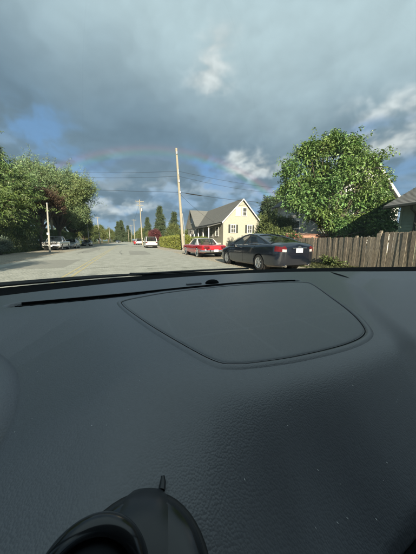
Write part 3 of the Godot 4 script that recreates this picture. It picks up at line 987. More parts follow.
	var far_spots := [
		[Vector3(-13.5, 0, -100), 0.95, "second rounded tree down the left side of the road"], [Vector3(-12.0, 0, -122), 0.9, "third rounded tree down the left side of the road"], [Vector3(-13.0, 0, -150), 1.1, "fourth rounded tree down the left side of the road"],
		[Vector3(-11.0, 0, -182), 1.0, "fifth rounded tree down the left side of the road"], [Vector3(-14.0, 0, -225), 1.3, "farthest rounded tree on the left of the road"], [Vector3(10.5, 0, -92), 0.55, "low rounded tree behind the dark red shrub"],
		[Vector3(11.0, 0, -130), 0.85, "rounded tree behind the second pole on the right"], [Vector3(12.0, 0, -165), 1.0, "rounded tree between the far poles on the right"], [Vector3(13.0, 0, -210), 1.2, "farthest rounded tree on the right of the road"],
		[Vector3(17.5, 0, -78), 0.8, "rounded tree between the hedge and the tall conifer"], [Vector3(19.0, 0, -60), 0.75, "rounded tree between the leaning pole and the cream house"], [Vector3(-3.0, 0, -330), 1.6, "hazy rounded tree closing the end of the road"],
		[Vector3(8.0, 0, -330), 1.7, "hazy rounded tree right of the end of the road"], [Vector3(-16.0, 0, -330), 1.7, "hazy rounded tree left of the end of the road"], [Vector3(36.0, 0, -62), 1.0, "rounded tree far behind the cream house roof"]]
	for k in far_spots.size():
		var cc: Node3D = far.duplicate()
		cc.name = numbered("roadside_tree")
		add_child(cc)
		cc.position = far_spots[k][0]
		cc.rotation.y = 0.7 + k * 1.9
		cc.scale = Vector3.ONE * far_spots[k][1] * Vector3(1.0, 0.9 + 0.09 * (k % 4), 1.0)
		cc.set_meta("label", far_spots[k][2])
	# far wood behind everything: one mass
	var xfs := []
	var cols := []
	for k in 5200:
		var az := rng.randf_range(-1.25, 1.35)
		var dist := rng.randf_range(360.0, 430.0)
		if az < -0.12: dist = rng.randf_range(150.0, 190.0) / maxf(0.5, cos(az))
		if az > 0.16: dist = rng.randf_range(120.0, 150.0)
		var hmax := 9.0 + 4.0 * sin(az * 23.0) + 3.0 * sin(az * 61.0 + 1.0)
		if dist > 300.0: hmax *= 1.5
		var p := Vector3(sin(az) * dist, rng.randf_range(0.0, hmax), -cos(az) * dist)
		_leafy(rng, xfs, cols, p, Vector3.UP, 2.1, Color(0.06, 0.085, 0.035), 0.35, rng.randf_range(-0.1, 0.1))
	var wood := Node3D.new()
	hang("distant_wood", wood, null)
	tag(wood, "distant band of mixed woods closing the view behind the houses", "wood")
	wood.set_meta("kind", "stuff")
	crown_mm(wood, fine, lm_dull, xfs, cols, "treetops")

func _hedge(label: String, at: Vector3, s: Vector3, tone: Color, sd: int, mesh: Mesh, leaf: Material) -> void:
	var t := thing("hedge", label, "hedge", at)
	var rng := RandomNumberGenerator.new()
	rng.seed = sd
	var xfs := []
	var cols := []
	var n := int(s.z * 240)
	for k in n:
		var p := Vector3(rng.randf_range(-0.5, 0.5), rng.randf(), rng.randf_range(-0.5, 0.5))
		var f := rng.randi() % 3
		if f == 0: p.x = -0.5 if rng.randf() < 0.6 else 0.5
		elif f == 1: p.y = 1.0
		elif rng.randf() < 0.25: p.z = 0.5
		p = p * s + rnd_dir(rng) * 0.07 + Vector3(0, 0.05 * sin(p.z * 40.0), 0)
		p.y = maxf(p.y, 0.05)
		_leafy(rng, xfs, cols, p, Vector3.UP, 0.24, tone, 0.3, 0.0)
	var b := MB.new()
	for k in int(s.z / 0.9):
		var z := -s.z / 2 + 0.5 + k * 0.9
		b.tube([Vector3(0, -0.05, z), Vector3(rng.randf_range(-0.1, 0.1), s.y * 0.8, z + rng.randf_range(-0.2, 0.2))], [0.04, 0.015], 5)
	obj("stems", b, M.bark, t)
	crown_mm(t, mesh, leaf, xfs, cols, "foliage")

# ---------------------------------------------------------------- poles and wires
func sag(a: Vector3, c: Vector3, drop: float, n := 24) -> Array:
	var p := []
	for k in n + 1:
		var t := float(k) / n
		p.append(a.lerp(c, t) - Vector3(0, drop * 4.0 * t * (1.0 - t), 0))
	return p

func pole(label: String, at: Vector3, h: float, lean: Vector3, r: float, m: Material, group: String, arms: Array, hard := true) -> Node3D:
	var t := thing("utility_pole", label, "pole", at, 0.0, group)
	var b := MB.new()
	var pts := []
	var rad := []
	for k in 9:
		var f := k / 8.0
		pts.append(Vector3(0, -0.2 + (h + 0.2) * f, 0) + lean * f)
		rad.append(r * lerpf(1.0, 0.62, f))
	b.tube(pts, rad, 12)
	obj("shaft", b, m, t)
	for a in arms:
		var y: float = a[0]
		var w: float = a[1]
		var c := Vector3(0, y, 0) + lean * (y / h)
		b = MB.new()
		b.cbox(c + Vector3(0, 0, r + 0.02), Vector3(w, 0.11, 0.09), 0.01)
		b.tube([c + Vector3(-w * 0.3, 0, r + 0.03), c + Vector3(0, -0.55, r * 0.8)], [0.015], 5)
		b.tube([c + Vector3(w * 0.3, 0, r + 0.03), c + Vector3(0, -0.55, r * 0.8)], [0.015], 5)
		var arm := obj("crossarm", b, M.pole_wood, t)
		for s in [-0.46, -0.2, 0.2, 0.46]:
			b = MB.new()
			b.lathe([[0.012, 0.0], [0.012, 0.07], [0.05, 0.08], [0.035, 0.11], [0.05, 0.13], [0.02, 0.17], [0.0, 0.18]], 8, Transform3D(Basis(), c + Vector3(s * w, 0.055, r + 0.02)))
			obj("insulator", b, M.ceramic, arm)
	if hard:
		b = MB.new()
		b.cbox(Vector3(0.05, 1.9, r * 0.95), Vector3(0.16, 0.22, 0.03), 0.006)
		obj("tag_plate", b, M.galv, t)
	return t

func build_poles() -> void:
	var lean := Vector3(-0.62, 0, 0)
	var p1 := pole("tall pale leaning wooden pole right of the road, in front of the cream house", Vector3(6.95, 0, -26.0), 11.8, lean, 0.19, M.pole_wood, "poles on the right side", [])
	var b := MB.new()
	b.tube([Vector3(-0.47, 8.9, 0.17), Vector3(-0.47, 9.5, 0.17)], [0.035], 6)
	b.lathe([[0.05, 0.0], [0.09, 0.05], [0.09, 0.3], [0.03, 0.36]], 8, Transform3D(Basis(), Vector3(-0.6, 11.1, 0.12)))
	b.cbox(Vector3(-0.42, 8.2, 0.16), Vector3(0.14, 0.3, 0.1), 0.01)
	b.cbox(Vector3(-0.32, 6.95, 0.15), Vector3(0.16, 0.24, 0.1), 0.01)
	obj("line_hardware", b, M.galv, p1)
	b = MB.new()
	b.tube([Vector3(0.14, 0.0, 0.14), Vector3(0.12, 2.8, 0.13), Vector3(-0.08, 4.5, 0.15)], [0.035], 6)
	obj("conduit", b, M.galv, p1)
	var p2 := pole("grey pole with two crossarms rising above the white van", Vector3(4.75, 0, -62.0), 12.2, Vector3(-0.15, 0, 0), 0.17, M.pole_wood, "poles on the right side", [[11.7, 2.2], [10.7, 1.9]])
	b = MB.new()
	b.lathe([[0.0, 0.0], [0.2, 0.02], [0.22, 0.1], [0.22, 0.75], [0.18, 0.84], [0.05, 0.88], [0.04, 1.0], [0.0, 1.02]], 14, Transform3D(Basis(), Vector3(0.3, 9.1, 0.2)))
	obj("transformer", b, M.galv, p2)
	pole("third pole on the right side, behind the small red car", Vector3(4.5, 0, -100.0), 10.6, Vector3(0.1, 0, 0), 0.16, M.pole_wood, "poles on the right side", [[10.2, 2.0]], false)
	pole("fourth pole on the right side, small in the distance", Vector3(4.6, 0, -142.0), 11.0, Vector3.ZERO, 0.16, M.pole_wood, "poles on the right side", [[10.6, 2.0]], false)
	pole("farthest pole on the right, near the end of the road", Vector3(4.0, 0, -200.0), 11.0, Vector3.ZERO, 0.16, M.pole_wood, "poles on the right side", [[10.6, 2.0]], false)
	var short := pole("short whitish pole in front of the left trees, beside the white pickup", Vector3(-7.2, 0, -26.2), 4.85, Vector3(0.28, 0, 0), 0.10, M.pole_pale, "pale poles on the left side", [], true)
	b = MB.new()
	b.lathe([[0.1, 0.0], [0.1, 0.05], [0.04, 0.09], [0.0, 0.1]], 10, Transform3D(Basis(), Vector3(0.28, 4.85, 0)))
	obj("cap", b, M.galv, short)
	pole("thin pale pole just beyond the cars on the left", Vector3(-8.1, 0, -60.0), 6.0, Vector3(-0.08, 0, 0), 0.12, M.pole_pale, "pale poles on the left side", [], false)
	pole("tall whitish pole on the left halfway down the road", Vector3(-8.0, 0, -85.0), 9.6, Vector3(-0.25, 0, 0), 0.17, M.pole_pale, "pale poles on the left side", [[9.2, 1.4]], false)
	pole("distant thin pole on the left before the end of the road", Vector3(-7.2, 0, -130.0), 9.0, Vector3.ZERO, 0.15, M.pole_pale, "pale poles on the left side", [], false)
	# wires: from poles inside the left trees over the road to the leaning pole and on to the right
	var right_end := thing("utility_pole", "wooden pole hidden behind the big leafy tree, where the right wires end", "pole", Vector3(30.0, 0, -32.0), 0.0, "poles behind the trees")
	b = MB.new()
	b.tube([Vector3(0, -0.2, 0), Vector3(0, 11.5, 0)], [0.18, 0.12], 10)
	obj("shaft", b, M.pole_wood, right_end)
	var left_end := thing("utility_pole", "wooden pole hidden inside the tall pale green maple, where the left wires end", "pole", Vector3(-11.4, 0, -44.2), 0.0, "poles behind the trees")
	b = MB.new()
	b.tube([Vector3(0, -0.2, 0), Vector3(0, 12.7, 0)], [0.2, 0.13], 10)
	obj("shaft", b, M.pole_wood, left_end)
	var runs := [
		["upper wire from the left trees to the leaning pole", Vector3(-11.4, 12.6, -44.2), Vector3(6.48, 9.3, -25.9), 0.25, 0.014],
		["second wire from the left trees to the leaning pole", Vector3(-11.4, 11.9, -44.2), Vector3(6.5, 8.75, -25.9), 0.3, 0.014],
		["lowest wire from the left trees to the leaning pole", Vector3(-11.4, 10.0, -44.2), Vector3(6.6, 6.95, -25.9), 0.1, 0.018],
		["upper wire from the leaning pole to the right over the cream house", Vector3(6.48, 9.3, -25.9), Vector3(30.0, 10.6, -32.0), 0.35, 0.014],
		["second wire from the leaning pole to the right over the cream house", Vector3(6.5, 8.75, -25.9), Vector3(30.0, 9.8, -32.0), 0.5, 0.014],
		["lowest thick cable from the leaning pole past the cream house roof", Vector3(6.6, 6.95, -25.9), Vector3(30.0, 8.1, -32.0), 0.35, 0.022],
		["wire running on from the crossarmed pole to the third pole", Vector3(4.6, 11.75, -62.0), Vector3(4.6, 10.3, -100.0), 0.6, 0.02],
		["service drop from the leaning pole to the cream house porch", Vector3(6.6, 6.8, -26.0), Vector3(14.2, 4.3, -33.0), 0.3, 0.013]]
	for r in runs:
		b = MB.new()
		b.tube(sag(r[1], r[2], r[3]), [r[4]], 5)
		if r[0].begins_with("lowest thick"):
			var pts := sag(r[1], r[2], r[3], 60)
			b.tube(pts.slice(2, 9), [0.03, 0.06, 0.06, 0.055, 0.06, 0.06, 0.03], 7)
		tag(obj("overhead_wire", b, M.wire), r[0], "wire", "overhead wires")

# ---------------------------------------------------------------- vehicles
func prof(p: Array, z: float) -> Array:
	# Catmull-Rom through rows of [z, bottom, shoulder, middle top, half width]
	var i := 0
	while i < p.size() - 2 and z > p[i + 1][0]: i += 1
	var a: Array = p[maxi(i - 1, 0)]; var b: Array = p[i]; var c: Array = p[i + 1]; var d: Array = p[mini(i + 2, p.size() - 1)]
	var t := clampf((z - b[0]) / (c[0] - b[0]), 0.0, 1.0)
	var o := []
	for k in range(1, 5):
		var m0: float = (c[k] - a[k]) / maxf(c[0] - a[0], 0.001) * (c[0] - b[0])
		var m1: float = (d[k] - b[k]) / maxf(d[0] - b[0], 0.001) * (c[0] - b[0])
		var t2 := t * t; var t3 := t2 * t
		o.append((2 * t3 - 3 * t2 + 1) * b[k] + (t3 - 2 * t2 + t) * m0 + (-2 * t3 + 3 * t2) * c[k] + (t3 - t2) * m1)
	return o

const RING := [[0.78, 0.0], [0.93, 0.02], [0.985, 0.12], [1.0, 0.32], [1.0, 0.52], [0.992, 0.70], [0.985, 0.83], [0.965, 0.93], [0.915, 0.985], [0.86, 1.0]]

func half_ring(s: Dictionary, z: float) -> Array:
	var q := prof(s.prof, z)
	var yb: float = q[0]; var ys: float = q[1]; var yc: float = q[2]; var hw: float = q[3]
	var arch := -1.0
	for a in [s.front, s.rear]:
		var dz := absf(z - a)
		if dz < s.arch: arch = maxf(arch, s.wheel + sqrt(s.arch * s.arch - dz * dz))
	var o := []
	for k in RING.size():
		var y := lerpf(yb, ys, RING[k][1])
		var x: float = RING[k][0] * hw
		if arch > y:
			y = minf(arch, lerpf(yb, ys, 0.9)) + 0.001 * k
			x = hw * maxf(0.985, RING[k][0])
		o.append(Vector2(x, y))
	for k in [[0.68, 0.5], [0.48, 0.78], [0.25, 0.95], [0.0, 1.0]]:
		o.append(Vector2(k[0] * hw, lerpf(ys, yc, k[1])))
	return o

func vehicle(called: String, label: String, cat: String, group: String, at: Vector3, turn: float, s: Dictionary) -> Node3D:
	var t := thing(called, label, cat, at, turn, group)
	var p: Array = s.prof
	var z0: float = p[0][0]
	var z1: float = p[p.size() - 1][0]
	var zs := []
	var z := z0
	while z < z1:
		zs.append(z)
		z += 0.05
	zs.append(z1)
	for a in [s.front, s.rear]:
		zs.append(a - s.arch); zs.append(a + s.arch)
	var cuts: Array = s.get("cuts", [])
	for c in cuts:
		zs.append(c - 0.006); zs.append(c + 0.006)
	zs.sort()
	var keep := [zs[0]]
	for k in range(1, zs.size()):
		if zs[k] - keep[keep.size() - 1] > 0.004: keep.append(zs[k])
	zs = keep
	var mbs := {}
	var get_mb := func(key: String) -> MB:
		if not mbs.has(key): mbs[key] = MB.new()
		return mbs[key]
	var seen := {}
	var rings := []
	for q in zs: rings.append(half_ring(s, q))
	var jn: int = rings[0].size()
	var add := func(key: String, sx: float, i: int, j: int) -> int:
		var id := "%s|%d|%d|%d" % [key, int(sx), i, j]
		if not seen.has(id):
			var m: MB = get_mb.call(key)
			seen[id] = m.vert(Vector3(sx * rings[i][j].x, rings[i][j].y, zs[i]), Vector2(zs[i], rings[i][j].y))
		return seen[id]
	var look: Callable = s.key
	for i in zs.size() - 1:
		var skip := false
		for c in cuts:
			if zs[i] >= c - 0.0065 and zs[i + 1] <= c + 0.0065: skip = true
		for j in jn - 1:
			var mid: Vector2 = (rings[i][j] + rings[i + 1][j + 1]) * 0.5
			if skip and j < 9 and j > 0 and mid.y > prof(p, zs[i])[0] + 0.06: continue
			for sx in [-1.0, 1.0]:
				var key: String = look.call((zs[i] + zs[i + 1]) * 0.5, mid.y, sx * mid.x, j)
				var m: MB = get_mb.call(key)
				var a: int = add.call(key, sx, i, j); var b: int = add.call(key, sx, i + 1, j)
				var c: int = add.call(key, sx, i + 1, j + 1); var d: int = add.call(key, sx, i, j + 1)
				if sx > 0: m.tri_i(a, d, c); m.tri_i(a, c, b)
				else: m.tri_i(a, c, d); m.tri_i(a, b, c)
	# end faces
	for e in [0, zs.size() - 1]:
		var sgn := -1.0 if e == 0 else 1.0
		var nx := 20
		var bulge: float = s.get("bulge", 0.08)
		for j in jn - 2:
			for i in nx:
				var pts := []
				for q in [[i, j], [i + 1, j], [i + 1, j + 1], [i, j + 1]]:
					var u: float = 2.0 * q[0] / nx - 1.0
					var r: Vector2 = rings[e][q[1]]
					pts.append(Vector3(u * r.x, r.y, zs[e] + sgn * (bulge * (1.0 - u * u) + s.get("lip", 0.03) * (1.0 - pow(absf(u), 6.0)) * sin(PI * clampf((r.y - rings[e][0].y) / maxf(rings[e][jn - 1].y - rings[e][0].y, 0.01), 0, 1)))))
				var mid: Vector3 = (pts[0] + pts[2]) * 0.5
				var key: String = look.call(zs[e] + sgn * 0.02, mid.y, mid.x, -1)
				var m: MB = get_mb.call(key)
				if sgn > 0: m.quad(pts[0], pts[1], pts[2], pts[3])
				else: m.quad(pts[1], pts[0], pts[3], pts[2])
	for key in mbs:
		if key == "": continue
		var nm: String = key.split(":")[0]
		obj(nm, mbs[key], s.mats.get(nm, s.paint), t)
	# dark inside: floor, arches and a lining a little inside the skin
	var b := MB.new()
	var hwm: float = s.hw
	b.box(Vector3(0, s.wheel * 0.9, 0), Vector3(hwm * 1.5, 0.12, z1 - z0 - 0.5))
	b.box(Vector3(0, s.wheel * 1.1 + 0.16, (s.front + s.rear) / 2), Vector3(hwm * 1.86, 0.5, absf(s.rear - s.front) - 2.0 * s.arch))
	for a in [s.front, s.rear]:
		for sx in [-1.0, 1.0]:
			b.lathe([[s.arch + 0.01, 0.0], [s.arch + 0.01, 0.32], [0.0, 0.32]], 20, Transform3D(Basis(Vector3.BACK, sx * PI / 2), Vector3(sx * hwm * 0.96, s.wheel, a)))
	obj("underbody", b, M.black, t)
	for a in [s.front, s.rear]:
		for sx in [-1.0, 1.0]:
			var w := node("wheel", t, Vector3(sx * (hwm - 0.115), s.wheel, a))
			var xf := Transform3D(Basis(Vector3.BACK, -sx * PI / 2), Vector3.ZERO)
			b = MB.new()
			var R: float = s.wheel
			b.lathe([[R * 0.66, -0.1], [R * 0.9, -0.105], [R * 0.985, -0.08], [R, -0.04], [R, 0.04], [R * 0.985, 0.08], [R * 0.9, 0.105], [R * 0.66, 0.1]], 28, xf)
			obj("tyre", b, M.tyre, w)
			if s.get("whitewall", false):
				b = MB.new()
				b.lathe([[R * 0.88, 0.107], [R * 0.70, 0.108]], 28, xf)
				obj("white_band", b, M.whitewall, w)
			b = MB.new()
			b.lathe([[R * 0.68, 0.1], [R * 0.64, 0.1], [R * 0.6, 0.06], [R * 0.2, 0.05], [R * 0.0, 0.05]], 28, xf)
			for k in s.get("spokes", 5):
				var ang: float = TAU * k / s.get("spokes", 5)
				b.cbox(Vector3(sx * 0.075, cos(ang) * R * 0.36, sin(ang) * R * 0.36), Vector3(0.035, R * 0.56, R * 0.17), 0.006, Basis(Vector3.RIGHT, ang))
			b.lathe([[R * 0.17, 0.06], [R * 0.15, 0.1], [0.0, 0.105]], 16, xf)
			obj("rim", b, s.get("rim", M.alloy), w)
	return t

# cabin: corners of the glasshouse; g has zwb, zrf, zrr, zbb (glass base and roof edge, front and rear), ybf, ybr belts, yrf, yrr roof edges, peak, hb, hr half widths, yw, yl glass base middles
func cabin(t: Node3D, s: Dictionary, g: Dictionary) -> void:
	var roof_m: Material = s.get("roof_paint", s.paint)
	var pt := func(sx: float, k: int) -> Vector3:
		match k:
			0: return Vector3(sx * g.hb, g.ybf, g.zwb + 0.1)
			1: return Vector3(sx * g.hr, g.yrf - 0.035, g.zrf + 0.02)
			2: return Vector3(sx * g.hr, g.yrr - 0.035, g.zrr - 0.02)
			_: return Vector3(sx * g.hb * g.get("tuck", 0.97), g.ybr, g.zbb - 0.08)
	var b := MB.new()
	var roof_f := func(u: float, v: float) -> Vector3:
		var x: float = lerpf(-g.hr, g.hr, u)
		var k: float = 1.0 - pow(absf(2 * u - 1), 3.0)
		var zz: float = lerpf(g.zrf, g.zrr, v)
		zz += (-0.10 if v < 0.5 else 0.10) * k * absf(2 * v - 1)
		return Vector3(x, lerpf(g.yrf, g.yrr, v) - 0.035 + 0.05 * k + (g.peak - maxf(g.yrf, g.yrr)) * 4.0 * v * (1.0 - v), zz)
	b.grid(14, 14, func(u, v): return roof_f.call(u, 1.0 - v))
	b.grid(14, 14, func(u, v): return roof_f.call(u, v) - Vector3(0, 0.03, 0))
	obj("roof", b, roof_m, t)
	for sx in [-1.0, 1.0]:
		b = MB.new()
		b.tube([pt.call(sx, 0) - Vector3(0, 0.03, 0.08), pt.call(sx, 0).lerp(pt.call(sx, 1), 0.5) + Vector3(0, 0.02, 0), pt.call(sx, 1), pt.call(sx, 1).lerp(pt.call(sx, 2), 0.5) + Vector3(0, (g.peak - maxf(g.yrf, g.yrr)), 0), pt.call(sx, 2), pt.call(sx, 2).lerp(pt.call(sx, 3), 0.5) + Vector3(0, 0.015, 0), pt.call(sx, 3) + Vector3(0, -0.03, 0.06)], [0.045, 0.04, 0.036, 0.034, 0.036, 0.05, 0.06], 8)
		# rear quarter pillar
		var c0: float = g.get("c_top", 0.9); var c1: float = g.get("c_bot", 0.86)
		var bt: Vector3 = pt.call(sx, 0).lerp(pt.call(sx, 3), c1); var tp: Vector3 = pt.call(sx, 1).lerp(pt.call(sx, 2), c0)
		b.quad(bt, pt.call(sx, 3), pt.call(sx, 2), tp)
		obj("roof_frame", b, s.get("frame_paint", s.paint), t)
		# windows on this side
		var posts: Array = [0.0] + g.get("posts", [0.5]) + [1.0]
		for k in posts.size() - 1:
			var f0: float = posts[k] + (0.0 if k == 0 else 0.018); var f1: float = posts[k + 1] - (0.0 if k == posts.size() - 2 else 0.018)
			var b0: Vector3 = pt.call(sx, 0).lerp(bt, f0); var b1: Vector3 = pt.call(sx, 0).lerp(bt, f1)
			var t0: Vector3 = pt.call(sx, 1).lerp(tp, f0); var t1: Vector3 = pt.call(sx, 1).lerp(tp, f1)
			b = MB.new()
			if sx < 0: b.quad(b0, b1, t1, t0)
			else: b.quad(b1, b0, t0, t1)
			obj("side_window", b, M.tint, t)
		for k in g.get("posts", [0.5]):
			b = MB.new()
			b.tube([pt.call(sx, 0).lerp(bt, k) - Vector3(0, 0.02, 0), pt.call(sx, 1).lerp(tp, k)], [0.035, 0.03], 6)
			obj("door_pillar", b, M.black, t)
	var glass := func(zb: float, zt: float, yb: float, yt: float, hb: float, hr: float, bow: float, rev: bool) -> MB:
		var m := MB.new()
		m.grid(10, 6, func(u, v):
			if rev: u = 1.0 - u
			var k: float = 1.0 - pow(2 * u - 1, 2)
			var x: float = lerpf(-1, 1, u) * lerpf(hb, hr, v)
			return Vector3(x, lerpf(yb, yt, v) - 0.03 * (1.0 - k) + 0.02 * sin(v * PI), lerpf(zb, zt, v) + bow * k))
		return m
	obj("windscreen", glass.call(g.zwb + 0.1, g.zrf + 0.01, g.yw, g.yrf - 0.005, g.hb * 0.97, g.hr, -0.10, true), M.clear_tint, t)
	obj("rear_window", glass.call(g.zbb - 0.1, g.zrr - 0.01, g.yl, g.yrr - 0.005, g.hb * 0.94, g.hr, 0.10, false), M.tint, t)
	# seats and lining seen through the glass
	b = MB.new()
	b.box(Vector3(0, g.ybf - 0.12, (g.zwb + g.zbb) / 2), Vector3(g.hb * 1.8, 0.06, g.zbb - g.zwb - 0.3))
	obj("lining", b, M.cabin_dark, t)
	for q in g.get("seats", [[-0.38, 0.1], [0.38, 0.1], [-0.36, 0.95], [0.36, 0.95]]):
		b = MB.new()
		b.cbox(Vector3(q[0], g.ybf + 0.05, q[1]), Vector3(0.5, 0.34, 0.14), 0.04, Basis(Vector3.RIGHT, 0.2))
		b.cbox(Vector3(q[0], g.ybf + 0.30, q[1] + 0.05), Vector3(0.26, 0.16, 0.09), 0.03, Basis(Vector3.RIGHT, 0.2))
		obj("seat", b, s.get("seat_mat", M.cabin_dark), t)

func plate(t: Node3D, at: Vector3, turn := 0.0, text := true) -> void:
	var b := MB.new()
	b.cbox(at, Vector3(0.31, 0.155, 0.012), 0.004, Basis(Vector3.UP, turn))
	var o := obj("number_plate", b, M.plate, t)
	if text:
		b = MB.new()
		for k in 6:
			b.box(at + Basis(Vector3.UP, turn) * Vector3(-0.105 + k * 0.042, -0.01, 0.008), Vector3(0.02, 0.055, 0.004), Basis(Vector3.UP, turn))
		b.box(at + Basis(Vector3.UP, turn) * Vector3(0, 0.055, 0.008), Vector3(0.16, 0.014, 0.004), Basis(Vector3.UP, turn))
		obj("plate_marks", b, M.plate_ink, o)

func mirrors(t: Node3D, x: float, y: float, z: float, m: Material) -> void:
	for sx in [-1.0, 1.0]:
		var b := MB.new()
		b.cbox(Vector3(sx * (x + 0.1), y, z), Vector3(0.2, 0.13, 0.09), 0.03)
		b.cbox(Vector3(sx * (x + 0.0), y - 0.04, z - 0.01), Vector3(0.1, 0.04, 0.05), 0.01)
		obj("door_mirror", b, m, t)

func sedan_key(z: float, y: float, x: float, j: int) -> String:
	var ax := absf(x)
	var side := "l" if x < 0 else "r"
	if z > 2.20 and y > 0.80 and y < 0.97 and (ax > 0.54 or j >= 0) and (j < 8):
		if y < 0.85 and ax < 0.70: return "reversing_light:" + side
		return "tail_light:" + side
	if z < -2.02 and y > 0.60 and y < 0.75 and (ax > 0.5 or j >= 0) and j < 8: return "headlight:" + side
	if j < 0 and z < 0 and y > 0.3 and y < 0.56 and ax < 0.42: return "grille"
	if j < 0 and z > 0 and y < 0.30: return "bumper_insert"
	if j >= 1 and j <= 8 and z > -0.93 and z < 0.14: return "door:f" + side
	if j >= 1 and j <= 8 and z > 0.14 and z < 1.02: return "door:r" + side
	if j > 8 and z < -0.95: return "bonnet"
	if (j > 8 and z > 1.72) or (j < 0 and z > 0 and y > 0.62 and ax < 0.5): return "boot_lid"
	return "body"

func build_vehicles() -> void:
	# dark sedan parked nearest
	var sd := {
		"paint": M.navy, "hw": 0.92, "wheel": 0.325, "arch": 0.37, "front": -1.48, "rear": 1.32, "spokes": 7, "key": sedan_key, "bulge": 0.035, "lip": 0.035,
		"cuts": [-0.93, 0.14, 1.02],
		"mats": {"tail_light": M.lens_red, "reversing_light": M.lens_white, "headlight": M.lens_white, "grille": M.chrome, "bumper_insert": M.black},
		"prof": [[-2.43, 0.30, 0.60, 0.63, 0.52], [-2.39, 0.26, 0.64, 0.68, 0.68], [-2.30, 0.23, 0.70, 0.75, 0.79], [-2.12, 0.20, 0.78, 0.84, 0.87], [-1.6, 0.19, 0.88, 0.95, 0.915], [-1.0, 0.18, 0.965, 1.02, 0.925], [0.0, 0.18, 1.0, 1.03, 0.925], [1.0, 0.19, 1.03, 1.06, 0.925], [1.7, 0.20, 1.06, 1.13, 0.92], [2.1, 0.22, 1.055, 1.145, 0.90], [2.25, 0.235, 1.045, 1.14, 0.875], [2.35, 0.255, 1.03, 1.125, 0.82], [2.41, 0.28, 1.01, 1.09, 0.73], [2.44, 0.31, 0.985, 1.05, 0.60]]}
	var g := {"zwb": -1.28, "zrf": -0.20, "zrr": 0.80, "zbb": 1.92, "ybf": 0.98, "ybr": 1.065, "yrf": 1.445, "yrr": 1.43, "peak": 1.50, "hb": 0.845, "hr": 0.60, "yw": 1.02, "yl": 1.135, "posts": [0.50], "c_top": 0.93, "c_bot": 0.76, "tuck": 0.93}
	var car := vehicle("parked_car", "dark navy blue sedan parked on the gravel in front of the fence, nearest car", "car", "", Vector3(5.84, 0, -8.33), 0.0, sd)
	cabin(car, sd, g)
	mirrors(car, 0.86, 1.02, -0.80, M.navy)
	plate(car, Vector3(0, 0.83, 2.515))
	var b := MB.new()
	b.tube([Vector3(-0.045, 0.985, 2.508), Vector3(-0.06, 0.935, 2.525), Vector3(0.06, 0.935, 2.525), Vector3(0.045, 0.985, 2.515), Vector3(-0.045, 0.985, 2.515)], [0.008], 5)
	b.tube([Vector3(-0.03, 0.98, 2.52), Vector3(-0.025, 0.94, 2.53)], [0.007], 5)
	b.tube([Vector3(0.03, 0.98, 2.52), Vector3(0.025, 0.94, 2.53)], [0.007], 5)
	b.tube([Vector3(-0.025, 0.96, 2.525), Vector3(0.025, 0.96, 2.525)], [0.006], 5)
	obj("emblem", b, M.chrome, car)
	b = MB.new()
	b.cbox(Vector3(0, 0.922, 2.515), Vector3(0.66, 0.022, 0.03), 0.006)
	obj("boot_strip", b, M.chrome, car)
	for sx in [-1.0, 1.0]:
		for z in [-0.02, 0.88]:
			b = MB.new()
			b.cbox(Vector3(sx * 0.922, 0.89, z), Vector3(0.03, 0.03, 0.19), 0.008)
			obj("door_handle", b, M.navy, car)
		b = MB.new()
		b.tube([Vector3(sx * 0.856, 0.99, -1.1), Vector3(sx * 0.856, 1.03, 0.3), Vector3(sx * 0.815, 1.075, 1.5)], [0.012], 5)
		obj("window_trim", b, M.chrome, car)
		b = MB.new()
		b.tube([Vector3(sx * 0.55, 0.28, 2.30), Vector3(sx * 0.55, 0.28, 2.50)], [0.04], 10)
		obj("exhaust_tip", b, M.chrome, car)
	# red vintage hardtop ahead of it
	var vk := func(z: float, y: float, x: float, j: int) -> String:
		var ax := absf(x)
		var side := "l" if x < 0 else "r"
		if j >= 1 and j <= 8 and z > -0.75 and z < 0.65: return "door:" + side
		if j > 8 and z < -0.95: return "bonnet"
		if j > 8 and z > 1.55: return "boot_lid"
		if j < 0 and z > 0 and y > 0.60 and y < 0.80 and ax > 0.45: return "tail_light:" + side
		if j < 0 and z < 0 and y > 0.50 and y < 0.72: return "grille"
		return "body"
	var vs := {
		"paint": M.red, "hw": 0.97, "wheel": 0.345, "arch": 0.385, "front": -1.62, "rear": 1.42, "spokes": 0, "rim": M.chrome, "whitewall": true, "key": vk, "bulge": 0.05, "lip": 0.06, "roof_paint": M.ivory, "frame_paint": M.ivory,
		"cuts": [-0.75, 0.65], "mats": {"tail_light": M.lens_red, "grille": M.chrome}, "seat_mat": M.cabin_tan,
		"prof": [[-2.62, 0.36, 0.78, 0.76, 0.90], [-2.45, 0.30, 0.84, 0.83, 0.95], [-1.6, 0.27, 0.89, 0.93, 0.965], [-0.9, 0.25, 0.90, 0.95, 0.97], [0.4, 0.25, 0.885, 0.93, 0.97], [1.3, 0.26, 0.90, 0.93, 0.97], [2.0, 0.28, 0.90, 0.90, 0.96], [2.45, 0.32, 0.88, 0.86, 0.93], [2.62, 0.38, 0.84, 0.80, 0.86]]}
	var vg := {"zwb": -0.95, "zrf": -0.35, "zrr": 0.75, "zbb": 1.35, "ybf": 0.89, "ybr": 0.895, "yrf": 1.35, "yrr": 1.34, "peak": 1.40, "hb": 0.84, "hr": 0.66, "yw": 0.95, "yl": 0.93, "posts": [0.62], "c_top": 0.80, "c_bot": 0.70, "seats": [[-0.38, 0.0], [0.38, 0.0], [0.0, 0.85]]}
	var red := vehicle("vintage_car", "bright red vintage hardtop with a white roof and chrome bumper, parked before the house", "car", "", Vector3(5.95, 0, -16.3), 0.0, vs)
	cabin(red, vs, vg)
